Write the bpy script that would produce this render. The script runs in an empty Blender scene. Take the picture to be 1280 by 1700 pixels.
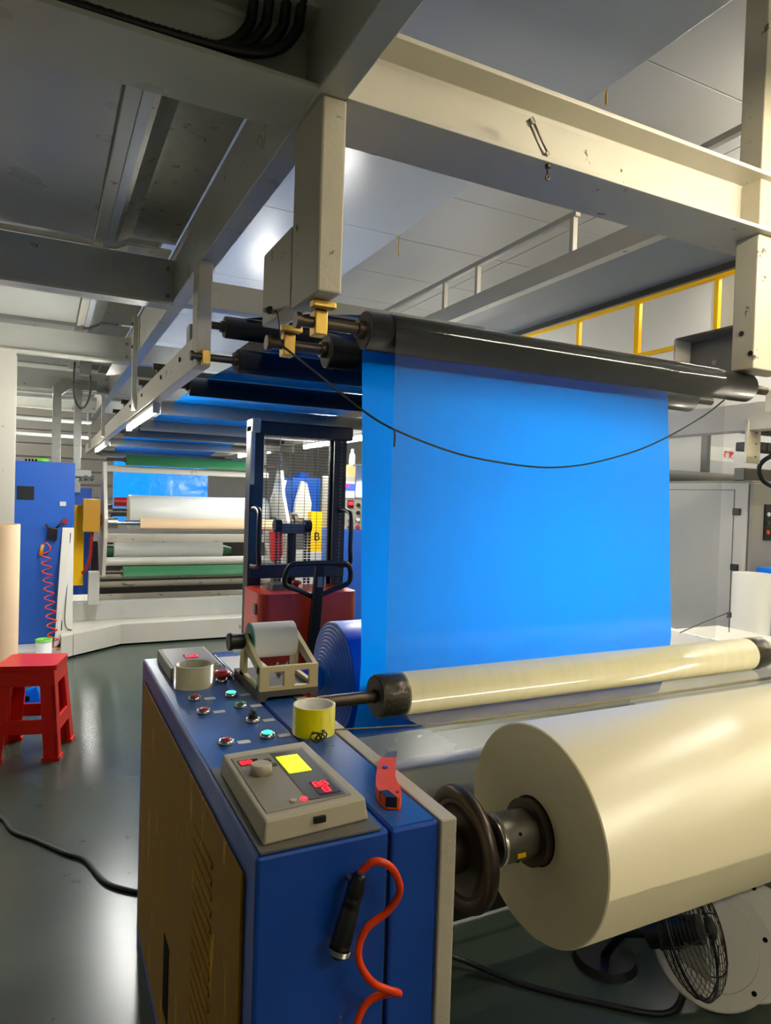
import bpy, math, random
from mathutils import Vector, Matrix
random.seed(7)
SC = bpy.context.scene
COL = SC.collection
PI = math.pi

# ------------------------------------------------------------------ camera
cam_d = bpy.data.cameras.new('camera')
cam_d.sensor_fit = 'VERTICAL'; cam_d.sensor_height = 36.0
cam_d.lens = 1133.2 * 36.0 / 1700.0
cam_d.clip_start = 0.05; cam_d.clip_end = 100
cam = bpy.data.objects.new('camera', cam_d); COL.objects.link(cam)
RIGHT = Vector((0.89393891, -0.44709541, 0.03128773))
DOWN = Vector((0.0184046, -0.03313088, -0.99928155))
FWD = Vector((0.44781079, 0.89387249, -0.02138837))
m3 = Matrix((RIGHT, -DOWN, -FWD)).transposed()
cam.matrix_world = Matrix.Translation((0, 0, 1.45)) @ m3.to_4x4()
SC.camera = cam

# ------------------------------------------------------------------ world, exposure
w = bpy.data.worlds.new('hall_air'); SC.world = w; w.use_nodes = True
w.node_tree.nodes['Background'].inputs[0].default_value = (0.75, 0.8, 0.85, 1)
w.node_tree.nodes['Background'].inputs[1].default_value = 0.02
SC.view_settings.view_transform = 'Standard'; SC.view_settings.look = 'None'
SC.view_settings.exposure = 1.2; SC.view_settings.gamma = 1.0
SC.view_settings.use_curve_mapping = False
SC.cycles.max_bounces = 8; SC.cycles.diffuse_bounces = 4; SC.cycles.glossy_bounces = 4
SC.cycles.transparent_max_bounces = 16; SC.cycles.sample_clamp_indirect = 4.0
SC.cycles.use_denoising = True

# ------------------------------------------------------------------ materials
def lin(c):
    return tuple(((v / 255) / 12.92 if v / 255 <= 0.04045 else ((v / 255 + 0.055) / 1.055) ** 2.4) for v in c)
MATS = {}
def mat(name, col, rough=0.5, metal=0.0, var=0.10, scale=6.0, bump=0.0, bscale=60.0, chips=None, chip_amt=0.62,
        chip_scale=5.0, coat=0.0, trans=0.0, emit=None, estr=0.0, spec=0.5, stretch=(1, 1, 1), rvar=0.08, bdist=0.01):
    m = bpy.data.materials.new(name); m.use_nodes = True
    nt = m.node_tree; N = nt.nodes; L = nt.links
    b = N['Principled BSDF']; c = lin(col)
    tc = N.new('ShaderNodeTexCoord'); mp = N.new('ShaderNodeMapping'); mp.inputs['Scale'].default_value = stretch
    L.new(tc.outputs['Object'], mp.inputs['Vector'])
    no = N.new('ShaderNodeTexNoise'); no.inputs['Scale'].default_value = scale; no.inputs['Detail'].default_value = 5
    L.new(mp.outputs[0], no.inputs['Vector'])
    mx = N.new('ShaderNodeMix'); mx.data_type = 'RGBA'
    mx.inputs['A'].default_value = tuple(v * (1 - var) for v in c) + (1,)
    mx.inputs['B'].default_value = tuple(min(1, v * (1 + var)) for v in c) + (1,)
    L.new(no.outputs['Fac'], mx.inputs['Factor'])
    out = mx.outputs['Result']
    if chips is not None:
        n2 = N.new('ShaderNodeTexNoise'); n2.inputs['Scale'].default_value = chip_scale; n2.inputs['Detail'].default_value = 9
        n2.inputs['Roughness'].default_value = 0.68
        L.new(mp.outputs[0], n2.inputs['Vector'])
        rp = N.new('ShaderNodeValToRGB'); rp.color_ramp.elements[0].position = chip_amt; rp.color_ramp.elements[1].position = chip_amt + 0.035
        L.new(n2.outputs['Fac'], rp.inputs[0])
        m2 = N.new('ShaderNodeMix'); m2.data_type = 'RGBA'
        L.new(rp.outputs[0], m2.inputs['Factor']); L.new(out, m2.inputs['A']); m2.inputs['B'].default_value = lin(chips) + (1,)
        out = m2.outputs['Result']
    L.new(out, b.inputs['Base Color'])
    mr = N.new('ShaderNodeMapRange'); mr.inputs['To Min'].default_value = max(0.02, rough - rvar); mr.inputs['To Max'].default_value = min(1, rough + rvar)
    L.new(no.outputs['Fac'], mr.inputs['Value']); L.new(mr.outputs[0], b.inputs['Roughness'])
    b.inputs['Metallic'].default_value = metal
    b.inputs['Specular IOR Level'].default_value = spec
    b.inputs['Coat Weight'].default_value = coat
    b.inputs['Coat Roughness'].default_value = 0.08
    if emit:
        b.inputs['Emission Color'].default_value = lin(emit) + (1,); b.inputs['Emission Strength'].default_value = estr
    if bump:
        n3 = N.new('ShaderNodeTexNoise'); n3.inputs['Scale'].default_value = bscale; n3.inputs['Detail'].default_value = 3
        L.new(mp.outputs[0], n3.inputs['Vector'])
        bp = N.new('ShaderNodeBump'); bp.inputs['Strength'].default_value = bump; bp.inputs['Distance'].default_value = bdist
        L.new(n3.outputs['Fac'], bp.inputs['Height']); L.new(bp.outputs[0], b.inputs['Normal'])
    if trans:
        t = N.new('ShaderNodeBsdfTranslucent'); L.new(out, t.inputs['Color'])
        ms = N.new('ShaderNodeMixShader'); ms.inputs[0].default_value = trans
        L.new(b.outputs[0], ms.inputs[1]); L.new(t.outputs[0], ms.inputs[2]); L.new(ms.outputs[0], N['Material Output'].inputs['Surface'])
    MATS[name] = m
    return m
def film_mat(name, tint, haze, hcol, gloss=0.5, rough=0.06, ripple=0.0, rscale=3.0, rstretch=(1, 1, 1)):
    """thin plastic film: clear pass-through, a little haze, mirror-like sheen growing at grazing angles"""
    m = bpy.data.materials.new(name); m.use_nodes = True
    nt = m.node_tree; N = nt.nodes; L = nt.links
    N.remove(N['Principled BSDF'])
    tr = N.new('ShaderNodeBsdfTransparent'); tr.inputs[0].default_value = tint + (1,)
    df = N.new('ShaderNodeBsdfDiffuse'); df.inputs[0].default_value = lin(hcol) + (1,)
    tl = N.new('ShaderNodeBsdfTranslucent'); tl.inputs[0].default_value = lin(hcol) + (1,)
    hz = N.new('ShaderNodeMixShader'); hz.inputs[0].default_value = 0.5
    L.new(df.outputs[0], hz.inputs[1]); L.new(tl.outputs[0], hz.inputs[2])
    gl = N.new('ShaderNodeBsdfGlossy'); gl.inputs['Roughness'].default_value = rough
    lw = N.new('ShaderNodeFresnel'); lw.inputs['IOR'].default_value = 1.5
    mu = N.new('ShaderNodeMath'); mu.operation = 'MULTIPLY'; mu.inputs[1].default_value = gloss * 2; mu.use_clamp = True
    L.new(lw.outputs[0], mu.inputs[0])
    tc = N.new('ShaderNodeTexCoord'); mp = N.new('ShaderNodeMapping'); mp.inputs['Scale'].default_value = (14, 0.8, 0.8)
    L.new(tc.outputs['Object'], mp.inputs['Vector'])
    no = N.new('ShaderNodeTexNoise'); no.inputs['Scale'].default_value = 1.0; no.inputs['Detail'].default_value = 3; L.new(mp.outputs[0], no.inputs['Vector'])
    mr = N.new('ShaderNodeMapRange'); mr.inputs['To Min'].default_value = haze * 0.7; mr.inputs['To Max'].default_value = haze * 1.3; L.new(no.outputs['Fac'], mr.inputs['Value'])
    a = N.new('ShaderNodeMixShader'); L.new(mr.outputs[0], a.inputs[0]); L.new(tr.outputs[0], a.inputs[1]); L.new(hz.outputs[0], a.inputs[2])
    c = N.new('ShaderNodeMixShader'); L.new(mu.outputs[0], c.inputs[0]); L.new(a.outputs[0], c.inputs[1]); L.new(gl.outputs[0], c.inputs[2])
    if ripple:
        mp2 = N.new('ShaderNodeMapping'); mp2.inputs['Scale'].default_value = rstretch; L.new(tc.outputs['Object'], mp2.inputs['Vector'])
        n3 = N.new('ShaderNodeTexNoise'); n3.inputs['Scale'].default_value = rscale; n3.inputs['Detail'].default_value = 2; L.new(mp2.outputs[0], n3.inputs['Vector'])
        bp = N.new('ShaderNodeBump'); bp.inputs['Strength'].default_value = ripple; bp.inputs['Distance'].default_value = 0.02
        L.new(n3.outputs['Fac'], bp.inputs['Height']); L.new(bp.outputs[0], gl.inputs['Normal'])
    L.new(c.outputs[0], N['Material Output'].inputs['Surface'])
    MATS[name] = m
    return m

M = MATS
mat('cream', (206, 201, 186), 0.32, var=0.06, chips=(92, 82, 66), chip_amt=0.655, chip_scale=9, bump=0.06, bscale=45)
mat('cream_old', (196, 188, 166), 0.5, var=0.09, chips=(84, 74, 58), chip_amt=0.63, chip_scale=16, bump=0.10, bscale=70)
mat('beam_grey', (190, 190, 180), 0.30, var=0.08, chips=(84, 78, 68), chip_amt=0.665, chip_scale=7, bump=0.05, bscale=30)
mat('deck_grey', (190, 190, 182), 0.30, var=0.10, scale=2.5, chips=(70, 68, 62), chip_amt=0.69, chip_scale=6)
mat('ceiling_grey', (176, 176, 174), 0.55, var=0.05, scale=2, chips=(96, 92, 86), chip_amt=0.74, chip_scale=3)
mat('panel_white', (214, 220, 226), 0.22, var=0.03, scale=1.5, bump=0.02, bscale=3, spec=0.6)
mat('wall_white', (196, 194, 188), 0.6, var=0.05, scale=2)
mat('blue_paint', (18, 74, 172), 0.34, var=0.14, chips=(104, 122, 152), chip_amt=0.675, chip_scale=14, bump=0.03, bscale=80, coat=0.15)
mat('blue_top', (44, 88, 158), 0.30, var=0.16, scale=9, chips=(126, 132, 140), chip_amt=0.655, chip_scale=22, coat=0.2)
mat('blue_cabinet', (36, 92, 184), 0.4, var=0.06)
mat('ochre', (152, 110, 3), 0.5, spec=0.15, var=0.22, scale=4, chips=(206, 160, 20), chip_amt=0.60, chip_scale=7, stretch=(1, 3, 0.6))
mat('yellow_paint', (255, 198, 6), 0.45, var=0.05, spec=0.3)
mat('yellow_box', (206, 150, 36), 0.4, var=0.1)
mat('rubber_black', (26, 26, 27), 0.30, var=0.15, rvar=0.05, coat=0.25)
mat('roller_end', (84, 84, 82), 0.6, var=0.15)
mat('steel', (150, 146, 138), 0.32, metal=0.9, var=0.15, scale=25)
mat('steel_dark', (92, 82, 72), 0.42, metal=0.85, var=0.3, scale=14, chips=(60, 44, 32), chip_amt=0.6, chip_scale=10)
mat('steel_bright', (196, 194, 188), 0.22, metal=1.0, var=0.05)
mat('galvanised', (158, 158, 148), 0.34, metal=0.75, var=0.22, scale=18, chips=(100, 98, 88), chip_amt=0.6, chip_scale=16)
mat('brass', (206, 168, 78), 0.34, metal=0.55, var=0.2, scale=60, bump=0.1, bscale=200)
mat('floor_epoxy', (64, 76, 66), 0.25, var=0.42, scale=1.3, chips=(44, 46, 42), chip_amt=0.66, chip_scale=7, bump=0.008, bscale=9, rvar=0.05, spec=0.5)
mat('black_plastic', (20, 20, 21), 0.42, var=0.2)
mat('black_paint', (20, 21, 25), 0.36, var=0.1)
mat('red_paint', (212, 52, 20), 0.34, var=0.06, coat=0.3)
mat('red_plastic', (222, 30, 14), 0.33, var=0.07, spec=0.35)
mat('green_rubber', (44, 104, 62), 0.5, var=0.10)
mat('paper_brown', (190, 160, 122), 0.7, var=0.06, stretch=(1, 1, 4))
mat('white_roll', (226, 226, 216), 0.3, var=0.02)
mat('film_roll', (230, 220, 184), 0.29, var=0.015, scale=3, coat=0.0, spec=0.55, rvar=0.04)
mat('film_core', (214, 206, 162), 0.42, var=0.10, scale=7, stretch=(6, 1, 1), coat=0.4)
mat('blue_roll', (0, 76, 176), 0.3, var=0.06, spec=0.3)
mat('blue_film', (2, 148, 255), 0.30, var=0.01, scale=1.0, trans=0.42, coat=0.15, spec=0.3)
mat('blue_film_rippled', (4, 138, 255), 0.16, var=0.01, scale=1.0, trans=0.25, coat=0.9, bump=0.5, bscale=6, stretch=(1, 3, 1), bdist=0.03)
mat('tape_yellow', (244, 234, 0), 0.25, var=0.03, coat=0.2, trans=0.3)
mat('tape_clear', (206, 200, 170), 0.2, var=0.08, coat=0.4, trans=0.2)
mat('paper_white', (222, 220, 212), 0.75, var=0.06, scale=20)
mat('controller', (184, 176, 152), 0.5, var=0.06, chips=(110, 102, 86), chip_amt=0.66, chip_scale=30)
mat('controller_face', (144, 136, 116), 0.4, var=0.12, scale=30)
mat('controller_dark', (66, 62, 56), 0.35, var=0.1)
mat('gallery_grey', (124, 134, 146), 0.42, var=0.05, scale=2, rvar=0.02)  # blue tint stands in for the blue film reflected in the paint
mat('plate_grey', (110, 108, 102), 0.45, metal=0.3, var=0.15)
mat('wood_plastic', (196, 180, 136), 0.5, var=0.12, scale=18)
mat('dispenser_base', (78, 72, 66), 0.5, var=0.12)
mat('teal_core', (90, 150, 150), 0.5)
mat('label_white', (206, 208, 204), 0.45, var=0.03)
mat('orange_plastic', (240, 84, 6), 0.4, var=0.06, spec=0.25)
mat('orange_hose', (236, 64, 8), 0.3, var=0.05, spec=0.4)
mat('white_plastic', (214, 210, 198), 0.4, var=0.06)
mat('cabinet_white', (214, 210, 198), 0.42, var=0.03)
mat('cabinet_grey', (150, 146, 134), 0.45, var=0.04)
mat('green_plastic', (110, 200, 50), 0.4)
mat('red_cap', (170, 24, 22), 0.35, coat=0.3)
mat('green_cap', (20, 110, 72), 0.35, coat=0.3)
mat('green_lit', (40, 220, 160), 0.3, emit=(40, 255, 175), estr=2.2)
mat('led_red', (255, 40, 50), 0.3, emit=(255, 24, 30), estr=2.2)
mat('led_face', (60, 12, 14), 0.25)
mat('lcd_yellow', (210, 236, 0), 0.3, emit=(206, 236, 0), estr=0.85)
mat('lcd_blue', (40, 60, 190), 0.3, emit=(60, 80, 220), estr=0.9)
mat('tube_glass', (255, 252, 240), 0.3, emit=(255, 250, 240), estr=55.0)
mat('tube_warm', (255, 244, 220), 0.3, emit=(255, 243, 217), estr=72.0)
mat('tube_strong', (255, 252, 240), 0.3, emit=(255, 250, 240), estr=85.0)
mat('tube_chord', (255, 252, 240), 0.3, emit=(250, 250, 244), estr=95.0)
mat('cardboard', (188, 148, 98), 0.7)
mat('sign_red', (190, 20, 50), 0.5)
mat('rope_dark', (58, 56, 50), 0.7, var=0.3, scale=80)
mat('tinsel', (120, 112, 92), 0.35, metal=0.6, var=0.5, scale=120, bump=0.6, bscale=220)
mat('dirty_white', (188, 180, 160), 0.55, var=0.1, chips=(60, 52, 44), chip_amt=0.60, chip_scale=6, stretch=(1, 4, 4))
mat('bronze_wheel', (84, 74, 66), 0.34, metal=0.85, var=0.2, scale=10)
mat('ink_black', (12, 11, 11), 0.7, spec=0.1)
mat('louver', (176, 172, 160), 0.6, var=0.06)
film_mat('clear_film', (0.90, 0.905, 0.90), 0.10, (160, 166, 160), 0.5, 0.10)
film_mat('clear_film_low', (0.88, 0.9, 0.88), 0.10, (150, 160, 140), 0.18, 0.12, ripple=0.15, rscale=4, rstretch=(1, 6, 1))
film_mat('clear_wrap', (0.82, 0.84, 0.78), 0.12, (190, 190, 160), 1.0, 0.06, ripple=0.5, rscale=40, rstretch=(1, 1, 1))

# ------------------------------------------------------------------ mesh builder
ORG = {}
class MB:
    def __init__(self): self.v = []; self.f = []; self.s = []
    def _add(self, vs, fs, smooth=False):
        o = len(self.v); self.v += [tuple(p) for p in vs]
        for f in fs:
            self.f.append(tuple(i + o for i in f)); self.s.append(smooth)
        return self
    def hexa(self, p):
        return self._add(p, [(0, 3, 2, 1), (4, 5, 6, 7), (0, 1, 5, 4), (1, 2, 6, 5), (2, 3, 7, 6), (3, 0, 4, 7)])
    def box(self, x0, x1, y0, y1, z0, z1):
        return self.hexa([(x0, y0, z0), (x1, y0, z0), (x1, y1, z0), (x0, y1, z0), (x0, y0, z1), (x1, y0, z1), (x1, y1, z1), (x0, y1, z1)])
    def prism(self, poly, axis, a0, a1, smooth=False):
        """poly: 2-D outline; axis x -> (y,z), y -> (x,z), z -> (x,y)"""
        def P(u, v, a): return {'x': (a, u, v), 'y': (u, a, v), 'z': (u, v, a)}[axis]
        ar = sum(poly[i - 1][0] * poly[i][1] - poly[i][0] * poly[i - 1][1] for i in range(len(poly)))
        if (ar > 0) == (axis == 'y'): poly = poly[::-1]
        n = len(poly)
        vs = [P(u, v, a0) for u, v in poly] + [P(u, v, a1) for u, v in poly]
        self._add(vs, [tuple(range(n))[::-1], tuple(range(n, 2 * n))])
        return self._add(vs, [(i, (i + 1) % n, (i + 1) % n + n, i + n) for i in range(n)], smooth)
    def lathe(self, prof, p, d, n=28, smooth=True, caps=True):
        """prof: (radius, distance along d) pairs"""
        p = Vector(p); d = Vector(d).normalized()
        u = d.orthogonal().normalized(); v = d.cross(u)
        vs = []
        for r, h in prof:
            for i in range(n):
                a = 2 * PI * i / n
                vs.append(p + d * h + (u * math.cos(a) + v * math.sin(a)) * r)
        k = len(prof); o = len(self.v); self.v += [tuple(q) for q in vs]
        for j in range(k - 1):
            flat = abs(prof[j][1] - prof[j + 1][1]) < 1e-6
            for i in range(n):
                a, b = j * n + i, j * n + (i + 1) % n
                self.f.append((o + a, o + b, o + b + n, o + a + n)); self.s.append(smooth and not flat)
        if caps:
            if prof[0][0] > 1e-5: self.f.append(tuple(o + i for i in range(n))[::-1]); self.s.append(False)
            if prof[-1][0] > 1e-5: self.f.append(tuple(o + (k - 1) * n + i for i in range(n))); self.s.append(False)
        return self
    def cyl(self, p, q, r, n=28, r2=None):
        p = Vector(p); q = Vector(q); L = (q - p).length
        r2 = r if r2 is None else r2
        # duplicated rim rings keep the caps flat and the side smooth
        o = len(self.v); d = (q - p).normalized(); u = d.orthogonal().normalized(); v = d.cross(u)
        for rr, h in ((r, 0), (r, 0), (r2, L), (r2, L)):
            for i in range(n):
                a = 2 * PI * i / n; self.v.append(tuple(p + d * h + (u * math.cos(a) + v * math.sin(a)) * rr))
        for i in range(n):
            a, b = n + i, n + (i + 1) % n
            self.f.append((o + a, o + b, o + b + n, o + a + n)); self.s.append(True)
        self.f.append(tuple(o + i for i in range(n))[::-1]); self.s.append(False)
        self.f.append(tuple(o + 3 * n + i for i in range(n))); self.s.append(False)
        return self
    def ring(self, p, q, ro, ri, n=36):
        p = Vector(p); q = Vector(q); L = (q - p).length
        return self.lathe([(ro, 0), (ro, 0), (ro, L), (ro, L), (ri, L), (ri, L), (ri, 0), (ri, 0), (ro, 0)], p, q - p, n, caps=False)
    def tube(self, pts, r, n=8, closed=False, caps=True):
        P = [Vector(p) for p in pts]; k = len(P); o = len(self.v); up = None
        for i in range(k):
            a = P[(i - 1) % k] if (closed or i > 0) else P[i]; b = P[(i + 1) % k] if (closed or i < k - 1) else P[i]
            t = (b - a).normalized()
            if up is None: up = t.orthogonal().normalized()
            up = (up - t * up.dot(t)).normalized(); s = t.cross(up)
            rr = r[i] if isinstance(r, (list, tuple)) else r
            for j in range(n):
                an = 2 * PI * j / n; self.v.append(tuple(P[i] + (up * math.cos(an) + s * math.sin(an)) * rr))
        for i in range(k if closed else k - 1):
            for j in range(n):
                a, b = i * n + j, i * n + (j + 1) % n; c, d = ((i + 1) % k) * n + j, ((i + 1) % k) * n + (j + 1) % n
                self.f.append((o + a, o + b, o + d, o + c)); self.s.append(True)
        if caps and not closed:
            self.f.append(tuple(o + j for j in range(n))[::-1]); self.s.append(False)
            self.f.append(tuple(o + (k - 1) * n + j for j in range(n))); self.s.append(False)
        return self
    def sheet(self, prof, x0, x1, nx=1, wave=None):
        """profile of (y,z) points swept along X"""
        o = len(self.v); k = len(prof)
        for i in range(nx + 1):
            x = x0 + (x1 - x0) * i / nx
            for j, (y, z) in enumerate(prof):
                dz = wave(x, y, z) if wave else 0
                self.v.append((x, y, z + dz))
        for i in range(nx):
            for j in range(k - 1):
                a = o + i * k + j; self.f.append((a, a + k, a + k + 1, a + 1)); self.s.append(True)
        return self
    def build(self, name, m, parent=None, bevel=0.0, seg=2):
        if parent is not None: org = ORG.get(parent.name, Vector((0, 0, 0)))
        else:
            xs, ys, zs = zip(*self.v); org = Vector(((min(xs) + max(xs)) / 2, (min(ys) + max(ys)) / 2, min(zs)))
        me = bpy.data.meshes.new(name)
        me.from_pydata([(x - org.x, y - org.y, z - org.z) for x, y, z in self.v], [], self.f)
        me.polygons.foreach_set('use_smooth', self.s); me.update()
        o = bpy.data.objects.new(name, me); COL.objects.link(o)
        me.materials.append(M[m] if isinstance(m, str) else m)
        if parent is not None: o.parent = parent
        else: o.location = org
        ORG[o.name] = org.copy()
        if bevel:
            b = o.modifiers.new('bevel', 'BEVEL'); b.width = bevel; b.segments = seg; b.limit_method = 'ANGLE'; b.angle_limit = 0.7
        return o
def tag(o, label=None, cat=None, group=None, kind=None):
    if label: o['label'] = label
    if cat: o['category'] = cat
    if group: o['group'] = group
    if kind: o['kind'] = kind
    return o
def thing(name, label, cat, loc=(0, 0, 0), group=None, rotz=0.0, local=False):
    o = bpy.data.objects.new(name, None); COL.objects.link(o); o.location = loc; o.rotation_euler = (0, 0, rotz)
    o.empty_display_size = 0.1
    ORG[o.name] = Vector((0, 0, 0)) if local else Vector(loc)
    return tag(o, label, cat, group)
def struct(o): o['kind'] = 'structure'; return o
def B(*a): return MB().box(*a)
def share(src, name, parent, loc):
    """a copy of one piece that shares its mesh"""
    o = src.copy(); o.name = name; COL.objects.link(o); o.parent = parent; o.location = loc; return o
def arc(cy, cz, r, a0, a1, n=10):
    return [(cy + r * math.cos(math.radians(a0 + (a1 - a0) * i / n)), cz + r * math.sin(math.radians(a0 + (a1 - a0) * i / n))) for i in range(n + 1)]
def spline(P, n=8):
    P = [Vector(p) for p in P]; out = []
    for i in range(len(P) - 1):
        p0 = P[max(i - 1, 0)]; p1 = P[i]; p2 = P[i + 1]; p3 = P[min(i + 2, len(P) - 1)]
        for j in range(n):
            t = j / n
            out.append(0.5 * ((2 * p1) + (p2 - p0) * t + (2 * p0 - 5 * p1 + 4 * p2 - p3) * t * t + (3 * p1 - p0 - 3 * p2 + p3) * t ** 3))
    return out + [P[-1]]
def rrect(x0, x1, y0, y1, r, n=5):
    pts = []
    for cx, cy, a in ((x1 - r, y1 - r, 0), (x0 + r, y1 - r, 90), (x0 + r, y0 + r, 180), (x1 - r, y0 + r, 270)):
        for i in range(n + 1):
            t = math.radians(a + 90 * i / n); pts.append((cx + r * math.cos(t), cy + r * math.sin(t)))
    return pts
def text(name, body, size, m, parent, loc, rot, bold=0.0):
    cu = bpy.data.curves.new(name, 'FONT'); cu.body = body; cu.size = size; cu.align_x = 'CENTER'; cu.align_y = 'CENTER'
    cu.extrude = 0.0005; cu.offset = bold
    t = bpy.data.objects.new(name, cu); COL.objects.link(t)
    dg = bpy.context.evaluated_depsgraph_get(); me = bpy.data.meshes.new_from_object(t.evaluated_get(dg))
    bpy.data.objects.remove(t); o = bpy.data.objects.new(name, me); COL.objects.link(o)
    me.materials.clear(); me.materials.append(M[m])
    o.parent = parent; o.location = Vector(loc) - ORG[parent.name]; o.rotation_euler = rot
    return o

# ================================================================== THE HALL
fl = struct(B(-3.5, 7.0, -3.0, 16.0, -0.1, 0.0).build('floor', 'floor_epoxy'))
struct(B(-3.6, -3.5, -3, 16, 0, 3.9).build('wall_left', 'wall_white'))
struct(B(5.6, 5.7, -3, 16, 0, 3.9).build('wall_right', 'wall_white'))
struct(B(-3.5, 5.6, -3.1, -3.0, 0, 3.9).build('wall_front', 'wall_white'))
wb = struct(B(-3.5, 5.6, 15.0, 15.1, 0, 3.9).build('wall_back', 'wall_white'))
lv = B(-2.4, 1.4, 14.94, 14.995, 1.0, 1.22).build('cladding_board', 'louver', wb, 0.008)
for i in range(1, 9): share(lv, 'cladding_board', wb, (0, 0, i * 0.26))
ce = struct(B(-3.5, 5.6, -3.0, 15.0, 3.83, 3.9).build('ceiling', 'controller_dark'))
pn = B(2.2, 4.0, 0.775, 1.725, 3.80, 3.83).build('ceiling_panel', 'ceiling_grey', ce, 0.004)
for i in range(-2, 8):
    if i: share(pn, 'ceiling_panel', ce, (0, 0.957 * i, 0))
pn2 = B(4.006, 5.59, 0.775, 1.725, 3.80, 3.83).build('ceiling_panel', 'ceiling_grey', ce, 0.004)
for i in range(-2, 8):
    if i: share(pn2, 'ceiling_panel', ce, (0, 0.957 * i, 0))
for j in (-1, -2, -3):
    for i in range(-2, 8): share(pn, 'ceiling_panel', ce, (1.806 * j, 0.957 * i, 0))

# ---- white smooth panels hung above the web (underside of the drying tunnel)
tp = thing('tunnel_underside', 'glossy white panels hung above the rollers as underside of a tunnel', 'ceiling panel', (1.45, 5, 3.25))
p0 = B(0.74, 2.15, 2.725, 4.217, 3.25, 3.30).build('panel', 'panel_white', tp, 0.003)
for i in (-3, -2, -1, 1, 2, 3, 4): share(p0, 'panel', tp, (0, 1.498 * i, 0))
B(0.74, 2.15, -2.0, 11.9, 3.302, 3.34).build('backing_sheet', 'plate_grey', tp)
MB().tube([(2.17, 2.3, 3.33), (2.17, 2.3, 3.20)], 0.006, 6).build('hanger_rod', 'brass', tp)
MB().tube([(2.16, 4.24, 3.27), (2.165, 4.24, 3.12)], 0.004, 6).build('hanger_rod', 'brass', tp)

# ---- welded frame of beams, posts and chords that carries the rollers
fr = thing('overhead_steel_frame', 'cream painted welded steel frame of overhead beams and hanging posts', 'steel frame', (0.63, 1.73, 1.97))
def hbeam(y0, y1, z0, z1, tf=0.014, tw=0.012):
    c = (y0 + y1) / 2
    return [(y0, z0), (y1, z0), (y1, z0 + tf), (c + tw, z0 + tf), (c + tw / 2, z0 + tf + tw), (c + tw / 2, z1 - tf - tw), (c + tw, z1 - tf), (y1, z1 - tf), (y1, z1),
            (y0, z1), (y0, z1 - tf), (c - tw, z1 - tf), (c - tw / 2, z1 - tf - tw), (c - tw / 2, z0 + tf + tw), (c - tw, z0 + tf), (y0, z0 + tf)]
MB().prism(hbeam(1.62, 1.845, 2.455, 2.665), 'x', 0.67, 2.9).build('cross_beam', 'cream', fr, 0.002)
MB().prism(hbeam(1.62, 1.845, 2.455, 2.665), 'x', -3.4, 0.592).build('cross_beam', 'beam_grey', fr, 0.002)
B(0.592, 0.67, -2.9, 12.0, 2.455, 2.72).build('long_beam', 'beam_grey', fr, 0.004)
def cbeam(y0, z0, z1, d=0.09, t=0.012):   # channel open to the back
    return [(y0, z0), (y0 + d, z0), (y0 + d, z0 + t), (y0 + t, z0 + t), (y0 + t, z1 - t), (y0 + d, z1 - t), (y0 + d, z1), (y0, z1)]
for y, z0, z1 in ((3.75, 2.42, 2.66), (5.75, 2.44, 2.64), (7.75, 2.44, 2.64), (9.75, 2.44, 2.64)):
    o = MB().prism(cbeam(y, z0, z1), 'x', -3.4, 0.592).build('cross_beam', 'beam_grey', fr, 0.002)
    B(-3.4, 0.585, y - 0.035, y, z0 - 0.002, z0 + 0.012).build('beam_lip', 'cream', o)
    for zz in (z0 + 0.05, z1 - 0.05):
        MB().cyl((0.56, y - 0.012, zz), (0.56, y, zz), 0.012, 6).build('bolt', 'steel', o)
for y, z1 in ((3.8, 2.60), (5.8, 2.62), (7.8, 2.62), (9.8, 2.62)):
    MB().prism(cbeam(y, 2.455, z1), 'x', 0.67, 2.6).build('cross_beam', 'beam_grey', fr, 0.002)
B(0.605, 0.672, 1.63, 1.84, 1.965, 2.456).build('post', 'cream_old', fr, 0.006)
B(0.605, 0.668, 1.845, 2.12, 1.975, 2.20).build('post', 'cream_old', fr, 0.006)
B(2.43, 2.49, 2.3, 12.0, 2.0, 2.14).build('lower_chord', 'cream', fr, 0.004)
B(0.583, 0.645, 3.05, 3.16, 2.0, 2.458).build('post', 'cream_old', fr, 0.004)
B(0.583, 0.645, 3.155, 12.0, 2.0, 2.14).build('lower_chord', 'cream', fr, 0.004)
for y in (3.45, 4.05, 4.9, 5.6): MB().cyl((0.575, y, 2.09), (0.583, y, 2.09), 0.012, 6).build('bolt', 'black_plastic', fr)
B(0.60, 0.63, 3.32, 3.40, 2.14, 2.24).build('gusset', 'beam_grey', fr, 0.002)
for y, z0, z1 in ((5.2, 2.02, 2.69), (8.1, 2.02, 2.69), (10.6, 2.02, 2.6)):
    h = B(0.548, 0.582, y, y + 0.05, z0, z1).build('hanger', 'beam_grey', fr, 0.002)
    for zz in (z1 - 0.06, z1 - 0.22): MB().cyl((0.541, y + 0.012, zz), (0.548, y + 0.012, zz), 0.012, 6).build('bolt', 'black_plastic', h)
for y in (4.3, 5.0, 6.2, 7.0):
    MB().cyl((0.60, y, 2.14), (0.60, y, 2.19), 0.012, 8).cyl((0.57, y, 2.19), (0.66, y, 2.19), 0.02, 10).build('adjuster', 'steel_dark', fr)
cr = B(2.31, 2.52, 1.648, 1.74, 1.965, 3.80).build('column', 'cream_old', fr, 0.004)
for zz, yy in ((2.10, 1.70), (2.02, 1.66)):
    MB().cyl((2.307, yy, zz), (2.31, yy, zz), 0.010, 10).build('bolt', 'black_plastic', cr)
for x, zz in ((2.40, 2.52), (2.45, 2.02), (2.44, 2.76)):
    MB().cyl((x, 1.636, zz), (x, 1.648, zz), 0.013, 6).build('bolt', 'steel_dark', cr)
B(2.88, 2.97, 1.4, 6.0, 1.81, 1.935).build('side_chord', 'cream', fr, 0.004)
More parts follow.
